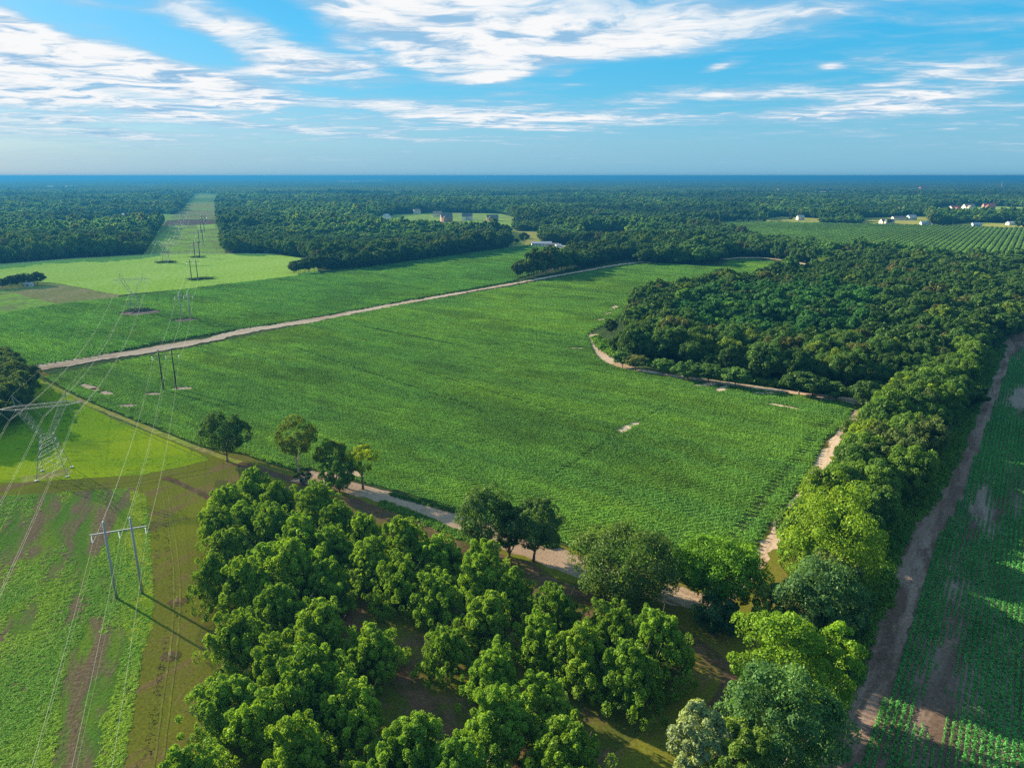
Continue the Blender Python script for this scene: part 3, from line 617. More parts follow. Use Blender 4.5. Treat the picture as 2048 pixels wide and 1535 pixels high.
def put_rows(name, Q, ang, src, seed, colf, sxy=(1, 1), z=0.22, thin=None):
    rs = np.random.RandomState(seed); n = len(Q)
    s = np.stack([1+.1*rs.normal(size=n)*.5, (.92+.25*rs.rand(n))*sxy[0], (.86+.12*rs.rand(n)+.22*fbm(Q[:, 0]*.12, Q[:, 1]*.12, 8))*sxy[1]], 1)
    rot = ang+rs.normal(size=n)*.03+math.pi*(rs.rand(n) > .5)
    return scatter(name, np.column_stack([Q+rs.normal(size=(n, 2))*.05, np.full(n, z)]), rot, s, rs.randint(0, len(src), n), colf, src)
o = put_rows('bean_plants', Q, ANG1, bean_near, 5, bean_colour(Q), (1.08, .80)); o['label'] = 'dense green bean rows filling the big central field'
NB = len(Q)
Q = rows_in(BEAN, ANG1, 1.2, 6.2, 2); Q = Q[inview(Q)]; dist = np.linalg.norm(Q, axis=1)
k1 = (dline(Q, BEAN, True) > 1.3) & (dline(Q, ROAD) > 5.0) & (dline(Q, WOODTRACK) > 2.8) & patch_keep(Q) & (dist >= 427)
for ln in TRAM: k1 &= dline(Q, ln) > 1.3
Q = Q[k1]; NB2 = len(Q)
o = put_rows('far_bean_plants', Q, ANG1, bean_far, 6, bean_colour(Q)*1.02, (1.08, .8)); o['label'] = 'green bean rows in the farther half of the big field'
Q = rows_in(UPPER, ANG1, 1.4, 6.2, 3); Q = Q[inview(Q)]
RINGS = [g(280, 626), (-234.7, 504.2)]
k1 = (dline(Q, UPPER, True) > 1.3) & (dline(Q, ROAD) > np.interp(Q[:, 1], [370, 500, 650], [7.0, 5.5, 3.5]))
for i, (rx, ry) in enumerate(RINGS): k1 &= (((Q[:, 0]-rx)/[15, 10][i])**2+((Q[:, 1]-ry)/[12, 6][i])**2) > 1
Q = Q[k1]; NB3 = len(Q)
o = put_rows('upper_bean_plants', Q, ANG1, bean_far, 7, bean_colour(Q, 60)*np.array([.90, 1.0, 1.0])); o['label'] = 'green bean rows beyond the pale dirt road'
for i, (x, y, a, b, an) in enumerate(PATCH):
    c, s = math.cos(an), math.sin(an)
    sheet('bare_patch', [(x+a*c*math.cos(t)-b*s*math.sin(t), y+a*s*math.cos(t)+b*c*math.sin(t)) for t in np.linspace(0, 2*math.pi, 24, endpoint=False)], 0.275+0.004*(i % 3), M['soil'], .5, .8, 60+i)
for i, (x, y) in enumerate(RINGS):
    a, b = [(14.5, 11), (10, 5.5)][i]
    sheet('bare_ring_under_pylon', [(x+a*math.cos(t), y+b*math.sin(t)) for t in np.linspace(0, 2*math.pi, 30, endpoint=False)], 0.315, M['brown'], 1.0, 1.5, 80+i)
# the young rows on the right
young = [row_model(140+i, 1.7, .75, .55, 15, .19, 2) for i in range(6)]
Q = rows_in(YOUNG, ANG2, 1.18, 1.55, 4); Q = Q[inview(Q, 1, 260)]; Q = Q[np.linalg.norm(Q, axis=1) < 620]
bare = fbm((Q@D2)*.020, (Q@D1)*.14, 71); hole = fbm(Q[:, 0]*.25, Q[:, 1]*.25, 73, 3); ed = dline(Q, RTRACK)
keepp = (bare*.8+hole*.2) < .655-.10*np.clip(1-(ed-7)/14, 0, 1)
Q = Q[keepp & (ed > 5.5)]; NY = len(Q)
cc = np.array([0.075, 0.275, 0.068])*(0.75+.5*fbm(Q[:, 0]*.05, Q[:, 1]*.05, 75))[:, None]
sz = .55+.75*np.clip((.62-(fbm((Q@D2)*.020, (Q@D1)*.14, 71)*.8+fbm(Q[:, 0]*.25, Q[:, 1]*.25, 73, 3)*.2))/.2, 0, 1)
rs = np.random.RandomState(8); n = len(Q)
o = scatter('young_crop_plants', np.column_stack([Q, np.full(n, .02)]), ANG2+rs.normal(size=n)*.04+math.pi*(rs.rand(n) > .5), np.stack([np.ones(n), sz, sz], 1), rs.randint(0, 6, n), cc, young)
o['label'] = 'separate rows of young crop plants with bare soil between them'
# crop hedges of the far row field
hed = [row_model(160+i, 26, 5.0, 2.0, 14, 1.1, 12) for i in range(3)]
ANG3 = math.atan2(1.042, 0.7437)
Q = rows_in(ROWF, ANG2, 8.0, 25, 5); n = len(Q); rs = np.random.RandomState(9); rowang = ANG2
hc = np.array([0.120, 0.235, 0.050])*(.7+.6*fbm(Q[:, 0]*.004, Q[:, 1]*.006, 151))[:, None]
o = scatter('far_field_rows', np.column_stack([Q, np.full(n, .05)]), np.full(n, rowang), np.ones((n, 3))*np.array([1, .95, .75]), rs.randint(0, 3, n), hc, hed)
o['label'] = 'long parallel rows in the far field at the right'
print('rows', NB, NB2, NB3, NY, n)

# ---------------------------------------------------------------- weeds, tufts and clods
tuft = [row_model(180+i, .9, .9, .45, 16, .20, 2, 'tuft') for i in range(5)]
def clod(seed):
    rs = np.random.RandomState(seed); v = []; f = []
    for i in range(4):
        c = rs.normal(size=2)*.35; s = .12+.12*rs.rand(); b = len(v)
        v += [(c[0]-s, c[1]-s*.8, 0), (c[0]+s, c[1]-s, 0), (c[0]+s*.8, c[1]+s, 0), (c[0]-s, c[1]+s, 0), (c[0]+s*.1, c[1], s*.9), (c[0]-s*.3, c[1]+s*.3, s*.8)]
        f += [(b, b+1, b+4, b+5), (b+1, b+2, b+4, b+4), (b+2, b+3, b+5, b+4), (b+3, b, b+5, b+5)]
    fs = [tuple(dict.fromkeys(q)) for q in f]
    me = bpy.data.meshes.new('clod'); me.from_pydata(v, [], fs); me.materials.append(M['orchard']); me.update(); return me
clods = [clod(i) for i in range(4)]
def tufts(name, poly, dens, colA, colB, seed, zs=(.5, 1.2), thr=.5, freq=.08, ang=0.0, st=1.0, src=tuft, label=None, sc=(.8, 1.6)):
    P = np.array(poly); w = P.max(0)-P.min(0); rs = np.random.RandomState(seed); n = int(w[0]*w[1]*dens); Q = P.min(0)+rs.rand(n, 2)*w
    Q = Q[inpoly(Q, poly) & inview(Q, .5, 60)]
    c, s = math.cos(ang), math.sin(ang); u = Q[:, 0]*c+Q[:, 1]*s; v = -Q[:, 0]*s+Q[:, 1]*c
    f = fbm(u*freq/st, v*freq, seed+3, 5); Q = Q[f > thr-.12*rs.rand(len(Q))]; n = len(Q)
    h = fbm(Q[:, 0]*.05, Q[:, 1]*.05, seed+7)[:, None]; h = np.clip((h-.35)/.3, 0, 1); col = np.array(colA)*(1-h)+np.array(colB)*h
    s = (sc[0]+(sc[1]-sc[0])*rs.rand(n))[:, None]*np.ones(3); s[:, 2] *= zs[0]+(zs[1]-zs[0])*rs.rand(n)
    o = scatter(name, np.column_stack([Q, np.full(n, .02)]), rs.rand(n)*6.28, s, rs.randint(0, len(src), n), col, src)
    if label: o['label'] = label
    return n
a1 = tufts('pasture_weeds', ROUGH, 5.0, (0.115, 0.255, 0.035), (0.195, 0.320, 0.028), 201, zs=(.25, .6), sc=(.35, .85), thr=.53, freq=.12, ang=ANGL, st=5.5, label='patchy green weeds over the rough pasture at the left')
a2 = tufts('meadow_grass', MEADOW, .22, (0.100, 0.200, 0.015), (0.160, 0.260, 0.014), 211, zs=(.15, .4), sc=(.4, 1.0), thr=.50, freq=.05, ang=.2, st=2, label='bright grass around the big lattice tower')
a3 = tufts('strip_grass', GREENRIM, 3.0, (0.190, 0.300, 0.014), (0.200, 0.290, 0.025), 221, zs=(.15, .35), sc=(.5, .9), thr=.4, label='taller yellow green grass beside the steel poles')
for i, ln in enumerate([[(325, 1000), (335, 1090), (345, 1180), (325, 1330), (318, 1420), (300, 1535)], [(306, 1180), (318, 1080), (302, 1020)], [(350, 1190), (356, 1215), (350, 1240), (370, 1230), (352, 1200)], [(330, 1300), (345, 1325), (360, 1318)], [(280, 1535), (305, 1440), (320, 1330)]]):
    tufts('dirt_clods', ribbon(gp(ln), 1.3, 90+i, .3, 1.0), 1.1, (.1, .1, .1), (.1, .1, .1), 230+i, thr=.50, freq=.3, src=clods, sc=(.3, .7))
tufts('verge_weeds', ribbon(gp([(2000, 690), (1965, 765), (1925, 850), (1890, 930), (1850, 995), (1805, 1045), (1772, 1100), (1755, 1180), (1720, 1260), (1680, 1350), (1640, 1440), (1585, 1535)]), 6, 95, 1, 2), 2.2, (0.06, 0.15, 0.03), (0.09, 0.18, 0.03), 241, thr=.25, zs=(.8, 1.8), sc=(1, 2), label='weeds along the shaded side of the hedgerow')
tufts('track_weeds', ribbon(gp([(780, 988), (870, 1012), (940, 1030), (1010, 1060), (1110, 1095)]), 1.0, 96, .2, 1), 5, (0.05, 0.13, 0.03), (0.07, 0.15, 0.03), 251, thr=.4, zs=(.8, 1.5), label='line of weeds between the two wheel tracks')
tufts('margin_weeds', ribbon(gp([(760, 1005), (850, 1040), (920, 1070), (960, 1085)]), 3.0, 97, .6, 1), 3, (0.09, 0.20, 0.03), (0.12, 0.22, 0.03), 261, thr=.3, zs=(.5, 1.0))
print('tufts', a1, a2, a3)

# ---------------------------------------------------------------- trees
PEC = [tree_model('pecan', 300+i, 8.4, 2.2, 14.0, 260, 135, .25, .32, limbs=9, flat=1.35, jit=.85) for i in range(6)]
BRD = [tree_model('dome', 320+i, 6.9, 2.0, 14.0, 95, 115, .38, .28) for i in range(7)]
MID = [tree_model('dome', 340+i, 6.6, 2.6, 13.5, 56, 80, .60, .25, limbs=3) for i in range(8)]
FAR = [joined(*tree_model('dome', 360+i, 6.2, 1.5, 13.0, 22, 26, 1.55, .3, limbs=0)) for i in range(6)]
MIDJ = [joined(a, b) for a, b in MID]
def tree(name, label, cat, x, y, model, scale, rz, col, group=None, z=0.0):
    t = empty(name, (x, y, z), rz); t.scale = scale if isinstance(scale, tuple) else (scale,)*3
    tag(t, label, cat, group)
    c = link('crown', model[0], t); c['leafcol'] = [float(v) for v in col]; link('trunk', model[1], t); return t
def ordn(i):
    if i < 20: return ORD[i]
    t = ['twenty', 'thirty', 'forty', 'fifty', 'sixty', 'seventy', 'eighty', 'ninety'][((i+1)//10-2) % 8]
    return t[:-1]+'ieth' if (i+1) % 10 == 0 else t+'-'+ORD[(i+1) % 10-1]
ORD = ['first', 'second', 'third', 'fourth', 'fifth', 'sixth', 'seventh', 'eighth', 'ninth', 'tenth', 'eleventh', 'twelfth', 'thirteenth', 'fourteenth', 'fifteenth', 'sixteenth', 'seventeenth', 'eighteenth', 'nineteenth', 'twentieth']
# orchard: a planted grid square to the tree line
ORCH = gp(ORCHARD_PX, 6.0)
def orchard():
    org = np.array(g(520, 985, 6.0)); sp = 12.2; n = 0; cells = []
    gaps = [(g(770, 1262), 6.0), (g(1330, 1425), 7)]; lane = gp([(775, 1255), (815, 1350), (865, 1440), (920, 1540)])
    for j in range(-16, 17):
        for i in range(-16, 17):
            p = org+D1*i*sp+D2*j*sp+np.array([rnd.uniform(-1.8, 1.8), rnd.uniform(-1.8, 1.8)])
            if not inpoly(p[None], ORCH)[0] or not inview(p[None], 6, 120)[0]: continue
            if any(math.hypot(p[0]-q[0], p[1]-q[1]) < r for q, r in gaps): continue
            if dline(p[None], lane)[0] < 5.0: continue
            cells.append((j, i, p))
    js = sorted({c[0] for c in cells}, reverse=True)
    for a, j in enumerate(js):
        row = sorted([c for c in cells if c[0] == j], key=lambda c: c[1])
        for b, (_, _, p) in enumerate(row):
            s = rnd.uniform(.86, 1.14); w = rnd.choice([1, 1, 1.1, .92]); v = rnd.random()
            col = np.array((0.120, 0.235, 0.026))*(1-v)+np.array((0.175, 0.295, 0.028))*v
            tree('pecan_tree', 'pecan tree, %s from the left in the %s orchard row behind the track' % (ORD[b], ORD[a]), 'pecan tree', p[0], p[1], rnd.choice(PEC), (s*w, s*w, s*rnd.uniform(.9, 1.1)), rnd.uniform(0, 6.28), col, 'pecan trees of the orchard')
            n += 1
    print('pecans', n)
orchard()
# trees along the track at the foot of the bean field (base pixel, crown width px, top pixel)
def hgt(px, py, ptop):
    x, y = g(px, py); v = -(ptop-767.5)/F; yy = CP+v*SP; ww = -SP+v*CP; return CAMH+ww/yy*y
def sized(model_spec, px, py, ptop, wpx):
    x, y = g(px, py); H = hgt(px, py, ptop); d = y*CP+CAMH*SP; return x, y, H, wpx/F*d/2
def solo(name, label, px, py, ptop, wpx, kind, seed, col, h0=.22, K=90, nl=150, leaf=.32, bark='bark', r0=.35, cat='tree', limbs=7, dz=0):
    x, y, H, R = sized(None, px, py, ptop, wpx)
    R *= 1.03
    col = lift(col, 1.25)
    mdl = tree_model(kind, seed, R, H*h0, H, K, nl, leaf, r0, bark, limbs)
    return tree(name, label, cat, x, y, mdl, 1.0, 0.0, col)
def lift(c, f=1.3): return tuple(x*f for x in c)
DK = (0.040, 0.085, 0.020); MG = (0.060, 0.125, 0.022); LG = (0.10, 0.19, 0.02)
solo('shade_tree', 'dark round tree on a short trunk, farthest left beside the bean field', 455, 922, 826, 98, 'dome', 401, (0.036, 0.080, 0.022), .12, 110, 150)
solo('tall_tree', 'tall open tree with pale bare lower trunk between field and orchard', 598, 955, 838, 82, 'dome', 402, (0.085, 0.130, 0.018), .34, 80, 130, .30, 'palebark', .30)
solo('olive_tree_crown', 'olive green tree in the bean field edge behind its brighter neighbour', 668, 968, 880, 75, 'dome', 403, (0.085, 0.135, 0.018), .35, 60, 130, .32).name = 'olive_green_tree'
solo('yellow_green_tree', 'small yellow green topped tree above the track bend', 726, 978, 890, 60, 'dome', 404, (0.19, 0.26, 0.015), .35, 46, 140, .28)
solo('leaning_dark_tree', 'dark leafy tree in front of the yellow green one at the track', 678, 988, 915, 70, 'dome', 405, (0.062, 0.130, 0.022), .10, 70, 150, .30)
solo('vine_covered_tree', 'tall vine hung tree, left of the pair by the dirt track', 968, 1108, 975, 112, 'dome', 406, (0.055, 0.110, 0.030), .08, 120, 150, .32)
solo('vine_column', 'narrow dark leafy tree squeezed between the track pair', 1018, 1112, 1020, 55, 'dome', 407, (0.040, 0.085, 0.026), .05, 50, 150, .30)
solo('round_tree', 'round dense tree with dark trunk, right of the pair by the track', 1067, 1122, 1000, 106, 'dome', 408, (0.055, 0.105, 0.030), .20, 120, 160, .30)
solo('broad_tree', 'broad spreading tree with skirts to the ground in the middle of the track', 1248, 1205, 1060, 198, 'dome', 409, (0.058, 0.105, 0.024), .02, 190, 150, .34)
solo('oak_tree', 'bright topped round tree with bare stems above a dark bush', 1432, 1225, 1093, 176, 'dome', 410, (0.080, 0.180, 0.014), .25, 160, 160, .34)
solo('dark_bush', 'dark blue green bush at the foot of the round tree', 1430, 1272, 1190, 92, 'dome', 411, (0.030, 0.080, 0.032), .02, 60, 160, .28, cat='bush')
solo('low_bush', 'low dark bush under the tall pale trunk tree', 608, 968, 935, 34, 'dome', 412, (0.035, 0.075, 0.025), .02, 20, 120, .25, cat='bush')
# the big named trees of the hedgerow, nearest first
HB = [('willow_tree', 'pale grey green feathery tree at the near end of the hedgerow', 1395, 1600, 1415, 130, (0.165, 0.215, 0.105), .02, 'dome'),
      ('olive_tree', 'olive green rounded tree beside the pale feathery one', 1470, 1640, 1450, 130, (0.085, 0.150, 0.024), .05, 'dome'),
      ('dark_oak_tree', 'large dark green tree at the bottom end of the hedgerow', 1545, 1570, 1350, 215, (0.055, 0.125, 0.040), .03, 'dome'),
      ('bright_tree', 'big yellow green tree crown jutting over the orchard corner', 1552, 1440, 1228, 185, (0.120, 0.222, 0.018), .06, 'dome'),
      ('yellow_tree', 'smaller yellow green tree against the brown track', 1655, 1425, 1260, 105, (0.118, 0.220, 0.018), .05, 'dome'),
      ('slender_tree', 'slim pale yellow green tree rising behind the bright one', 1528, 1275, 1165, 62, (0.150, 0.210, 0.035), .1, 'dome'),
      ('bluegreen_tree', 'wide blue green tree between the two bright ones in the hedgerow', 1625, 1295, 1120, 165, (0.060, 0.130, 0.045), .05, 'dome'),
      ('dark_green_tree', 'dark tree on the track side below the bright dome', 1690, 1290, 1170, 100, (0.045, 0.105, 0.030), .05, 'dome'),  # darker green foliage than the trees around it
      ('golden_tree', 'largest bright lime dome of the hedgerow, beside the field corner', 1668, 1190, 993, 190, (0.135, 0.228, 0.018), .05, 'dome'),
      ('lime_tree', 'lime green tree just left of the bright dome', 1605, 1190, 1062, 120, (0.110, 0.205, 0.018), .05, 'dome')]
for i, (nm, lb, px, py, tp, w, col, h0, kd) in enumerate(HB):
    solo(nm, lb, px, py, tp, w, kd, 430+i, col, h0, 120 if w > 120 else 70, 165, .32)
# the rest of the hedgerow
HEDGE = gp([(1560, 1205), (1590, 1110), (1625, 1030), (1660, 975), (1700, 915), (1740, 855), (1765, 815), (1830, 780), (1900, 730), (1985, 700), (1975, 745), (1950, 800), (1915, 880), (1865, 975), (1825, 1035), (1780, 1080), (1770, 1125), (1735, 1205), (1700, 1275), (1655, 1380), (1600, 1500), (1560, 1600), (1520, 1600), (1550, 1450), (1600, 1330), (1600, 1250)])
def grid_in(poly, sp, seed, jit=.38):
    P = np.array(poly); rs = np.random.RandomState(seed); xs = np.arange(P[:, 0].min(), P[:, 0].max()+sp, sp); ys = np.arange(P[:, 1].min(), P[:, 1].max()+sp, sp*.866)
    X, Y = np.meshgrid(xs, ys); X = X+(np.arange(len(ys)) % 2)[:, None]*sp/2
    Q = np.stack([X.ravel(), Y.ravel()], 1)+(rs.rand(X.size, 2)-.5)*2*jit*sp
    return Q[inpoly(Q, poly)]
Q = grid_in(HEDGE, 8.0, 12); Q = Q[(dline(Q, RTRACK) > 8.6) & (dline(Q, SIDETRACK) > 8.0)]
bigs = [g(p[2], p[3]) for p in HB]
Q = Q[np.array([min(math.hypot(q[0]-b[0], q[1]-b[1]) for b in bigs) > 6.0 for q in Q])]
Q = Q[np.argsort(Q@D2)]
scount = {}
tones = [((0.055, 0.120, 0.026), 'dark green'), ((0.078, 0.150, 0.024), 'mid green'), ((0.105, 0.190, 0.018), 'fresh green'), ((0.140, 0.220, 0.016), 'yellow green'), ((0.075, 0.115, 0.035), 'dull olive')]
for i, q in enumerate(Q):
    r = dline(q[None], SIDETRACK)[0]; u = rnd.random()
    t = tones[2 if (r < 9 and u < .6) else (3 if u < .07 else (4 if u < .18 else (0 if u < .55 else 1)))]
    s = rnd.uniform(.78, 1.12); hs = s*rnd.uniform(1.0, 1.25)
    side = 'field side' if r < dline(q[None], RTRACK)[0] else 'track side'
    scount[side] = scount.get(side, 0)+1
    tree('hedgerow_tree', '%s hedgerow tree on the %s, %s along from the bright dome' % (t[1], side, ordn(scount[side]-1)), 'tree', q[0], q[1], rnd.choice(BRD), (s, s, hs), rnd.uniform(0, 6.28), np.array(t[0])*rnd.uniform(1.0, 1.3), 'trees of the hedgerow between the two fields')
print('hedge', len(Q))
# wood polygons, in plan
WOOD = gp([(1195, 688), (1215, 706), (1245, 720), (1300, 734), (1380, 747), (1500, 764), (1640, 782), (1745, 795), (1830, 775), (1900, 725), (1985, 694), (2060, 660), (2400, 634), (3000, 600), (3000, 575), (2300, 560), (2048, 545), (1850, 533), (1700, 520),
           (1640, 537), (1645, 550), (1560, 563), (1450, 581), (1330, 597), (1265, 618), (1222, 652)])
def wood_colour(Q, seed=0):
    a = fbm(Q[:, 0]*.012, Q[:, 1]*.012, 91+seed, 3); rs = np.random.RandomState(17+seed); n = len(Q)
    base = np.array([0.041, 0.096, 0.027])*(1-a[:, None])+np.array([0.070, 0.142, 0.034])*a[:, None]
    col = base*(.78+.44*rs.rand(n))[:, None]; y = rs.rand(n) < .05; col[y] = np.array([0.12, 0.19, 0.03]); o = rs.rand(n) < .06; col[o] = np.array([0.085, 0.105, 0.034])
    return col
Qw = grid_in(WOOD, 8.8, 21); Qw = Qw[(dline(Qw, WOODTRACK) > 8.5) & (dline(Qw, BEAN, True) > 8.0)]; _px = topix(Qw[:, 0], Qw[:, 1], 8)[0]; Qw = Qw[~((_px < 1262) & (Qw[:, 1] > g(1215, 694)[1]))]; Qw = Qw[inview(Qw, 8, 150)]; Qw = Qw[np.argsort(np.linalg.norm(Qw, axis=1))]
cw = wood_colour(Qw); 
# interior stand of small, blue-green pines
pin = inpoly(Qw, gp([(1380, 690), (1330, 640), (1420, 600), (1620, 590), (1760, 620), (1720, 700), (1600, 720), (1450, 705)]))
cw[pin] = cw[pin]*np.array([.75, 1.12, 1.25])
red = np.array(g(1805, 570)); rd = np.linalg.norm((Qw-red)*np.array([1, .5]), axis=1) < 9; cw[rd] = (0.16, 0.085, 0.06)
tx_, ty_ = g(1222, 668); tree('woodland_tree', 'small dark tree standing alone at the left tip of the wood', 'tree', tx_, ty_, BRD[2], (.72, .72, .70), 1.0, (0.034, 0.070, 0.020), 'trees of the wood beside the bean field')
NI = 299; tonen = lambda c: 'reddish dying' if c[0] > c[1] else ('yellow green' if c[0] > .11 else ('olive' if c[0] > c[1]*.85 else ('blue green' if c[2] > .036 else ('dark green' if c[1] < .09 else 'mid green'))))
WT = np.array(WOODTRACK)
for i in range(min(NI, len(Qw))):
    q = Qw[i]; s = rnd.choice([.75, .9, 1.0, 1.1, 1.3])*rnd.uniform(.92, 1.08)*(.8 if pin[i] else 1); ed = dline(q[None], WOODTRACK)[0]; hs = s*rnd.uniform(1.0, 1.22)
    px = topix(q[0], q[1], 8)[0]
    where = 'at the wood edge' if ed < 9 else ('just inside the wood' if ed < 18 else ('third rank into the wood' if ed < 28 else ('halfway into the wood' if ed < 42 else 'deep in the wood')))
    if px < 1262: s *= .72; hs *= .62
    zone = ['at the left tip', 'near the left tip', 'a bit right of the left tip', 'well left of the middle', 'left of the middle', 'at the middle', 'right of the middle', 'well right of the middle', 'left of the field corner', 'by the field corner', 'just past the field corner', 'towards the far right', 'at the far right'][int(min(12, max(0, (px-1200)/68)))]
    tree('woodland_tree', '%s %s tree %s, %s' % ('tall' if hs > 1.05 else ('small' if hs < .85 else 'medium'), tonen(cw[i]), where, zone), 'tree', q[0], q[1], rnd.choice(BRD if np.linalg.norm(q) < 420 else MID), (s, s, hs), rnd.uniform(0, 6.28), cw[i], 'trees of the wood beside the bean field')
def trees_stuff(name, Q, col, src, s0, s1, seed, label, hfac=1.0):
    rs = np.random.RandomState(seed); n = len(Q); s = (s0+(s1-s0)*rs.rand(n)); rel = 1 if hfac > 1.5 or name == 'wood' else .62+.72*np.clip((fbm(Q[:, 0]*.0045, Q[:, 1]*.008, 141, 4)-.3)/.4, 0, 1); S = np.stack([s, s, s*hfac*(.85+.3*rs.rand(n))*rel], 1)
    o = scatter(name, np.column_stack([Q, np.zeros(n)]), rs.rand(n)*6.28, S, rs.randint(0, len(src), n), col, src); o['label'] = label; return o
trees_stuff('wood', Qw[NI:], cw[NI:], MIDJ, .78, 1.36, 31, 'the rest of the dense wood right of the bean field')
# small tip of bushes at the wood's left end, and undergrowth along its edge
tufts('undergrowth', ribbon(gp([(1195, 680), (1212, 702), (1245, 718), (1380, 746), (1500, 763), (1640, 781), (1740, 794)]), 5, 98, 1, 2), .9, (0.055, 0.150, 0.018), (0.110, 0.220, 0.018), 271, thr=.2, zs=(1.2, 2.4), sc=(1.8, 3.6), label='bright bushes under the edge of the wood')
# left-hand trees beside the tower
Q = grid_in(gp([(-160, 715), (-40, 735), (12, 758), (48, 785), (56, 812), (36, 850), (-10, 882), (-160, 910)]), 8.0, 41)
Q = Q[inview(Q, 8, 70)]
for i, q in enumerate(Q[np.argsort(-Q[:, 0])]):
    s = rnd.uniform(.95, 1.2)
    tree('roadside_tree', '%s tree of the clump left of the lattice tower, %s from the road end' % (['dark', 'dense dark'][i % 2], ordn(i)), 'tree', q[0], q[1], rnd.choice(BRD), s, rnd.uniform(0, 6.28), np.array((0.058, 0.100, 0.026))*rnd.uniform(.8, 1.15), 'tree clump left of the lattice tower')
# windbreak row that ends in the middle of the field, and the dark hedge of the upper field
WB = gp([(1036, 556), (1070, 549), (1110, 541), (1160, 532), (1215, 524), (1260, 518), (1330, 516), (1400, 515), (1450, 513)])
Qb = np.array(resample(WB, 7.5)); Qb = np.concatenate([Qb, Qb[2:]+D2*8+D1*-3])
for i, q in enumerate(Qb):
    s = rnd.uniform(.95, 1.25) if i else 1.15
    q = q+np.array([rnd.uniform(-1.5, 1.5), rnd.uniform(-1.5, 1.5)])
    tree('windbreak_tree', ('lone dark tree at the end of the windbreak beside the dirt road' if i == 0 else 'dark windbreak tree beside the dirt road, %s along' % ordn(i)), 'tree', q[0], q[1], rnd.choice(MID), s, rnd.uniform(0, 6.28), np.array((0.048, 0.085, 0.022))*rnd.uniform(.8, 1.15), 'windbreak trees where the road meets the far wood')
NWB = len(Qb)
HB2 = gp([(588, 547), (640, 541), (740, 528), (830, 515), (930, 502), (1020, 491)])
Qc = np.array(resample(HB2, 6.2)); Qc = np.concatenate([Qc, Qc+np.array([-2, 8])])
for i, q in enumerate(Qc):
    s = rnd.uniform(.75, .95) if i < len(Qc)*.3 else rnd.uniform(.9, 1.2)
    q = q+np.array([rnd.uniform(-1.2, 1.2), rnd.uniform(-1.2, 1.2)])
    tree('boundary_tree', 'dark boundary tree, %s along the far side of the upper bean field' % ordn(i), 'tree', q[0], q[1], rnd.choice(MID), s, rnd.uniform(0, 6.28), np.array((0.042, 0.082, 0.024))*rnd.uniform(.8, 1.2), 'boundary trees of the upper bean field')
# clump at the left of the tan pasture, lone tree by the sheds
for i, (px, py, s) in enumerate([(-14, 578, .9), (6, 577, .9), (22, 575, 1.0), (37, 573, 1.0), (54, 572, 1.1), (44, 569, .9), (76, 570, 1.15), (66, 569, .8)]):
    x, y = g(px, py); tree('pasture_tree', 'dark tree of the small clump on the tan pasture, %s from the left' % ORD[i], 'tree', x, y, rnd.choice(MID), (s*1.0, s*1.0, s*.78), rnd.uniform(0, 6), (0.036, 0.070, 0.026), 'tree clump by the tan pasture')
for px, py, s, lb in [(1048, 487, 1.25, 'lone tree on the yellow lawn beyond the sheds'), (1033, 489, .7, 'small tree left of the lawn tree'), (1777, 449, .8, 'round lone tree at the left of the far yellow lawns'), (1581, 441, .8, 'lone tree on the far lawn')]:
    x, y = g(px, py); tree('lawn_tree', lb, 'tree', x, y, rnd.choice(MID), s, 1.0, (0.045, 0.085, 0.025))

# everything else: the woods to the far distance
KEEPOUT = [BEAN, UPPER, LIME, HAY, PAST, YOUNG, MEADOW, ROUGH, ORCH, NEARLAND, WOOD, HEDGE, CORR, ROWF]+CLEARP
EXTRA = [gp([(-120, 700), (60, 690), (700, 600), (720, 640), (200, 860), (-120, 860)]), gp([(-120, 555), (120, 560), (240, 580), (420, 560), (590, 535), (700, 535), (700, 560), (420, 590), (240, 610), (-120, 660)]),
         gp([(60, 735), (100, 715), (600, 640), (1250, 520), (1290, 520), (1260, 545), (600, 660), (100, 745)]),
         gp([(430, 512), (600, 512), (640, 545), (585, 552), (540, 508), (430, 508)]),
         gp([(2000, 660), (3000, 600), (3000, 1700), (1500, 1700), (1700, 1300), (1900, 950)]), gp([(1460, 516), (1500, 512), (1640, 530), (1650, 548), (1560, 560), (1450, 580), (1400, 535)]),
         gp([(-120, 565), (30, 560), (110, 566), (30, 575), (-120, 580)]), gp([(1015, 490), (1060, 486), (1210, 492), (1210, 508), (1130, 512), (1025, 500)])]
def far_woods(y0, y1, sp, src, s0, s1, seed, name, hf=1.0, label='distant woodland', bb=40):
    W = y1*1.0; out = []
    sect = [(-y0*.98-150, y0), (y0*.98+150, y0), (y1*.98+150, y1), (-y1*.98-150, y1)]
    Q = grid_in(sect, sp, seed, .42); px, py, d = topix(Q[:, 0], Q[:, 1], 8.0); Q = Q[(px > -160) & (px < 2208)]
    bad = np.zeros(len(Q), bool)
    for pl in KEEPOUT+EXTRA: bad |= inpoly(Q, pl)
    if y0 < 1200: bad |= (dline(Q, WOOD, True) < 9) & (Q[:, 1] < g(1000, 590)[1])
    gap = fbm(Q[:, 0]*.0035, Q[:, 1]*.0035, 111, 4)
    bad |= (gap > .735) & (Q[:, 1] > 1100)
    Q = Q[~bad]; col = wood_colour(Q, seed)*1.15
    r = fbm(Q[:, 0]*.004, Q[:, 1]*.004, 113)[:, None]; col *= .55+.95*np.clip((r-.25)/.5, 0, 1)
    trees_stuff(name, Q, col, src, s0, s1, seed, label, hf); return len(Q)
c1 = far_woods(300, 1150, 9.4, MIDJ, .80, 1.45, 51, 'nearer_woods', label='woodland around the far ends of the fields')
c2 = far_woods(1150, 2100, 11.5, FAR, .85, 1.65, 52, 'middle_woods', label='woodland broken by houses beyond the fields')
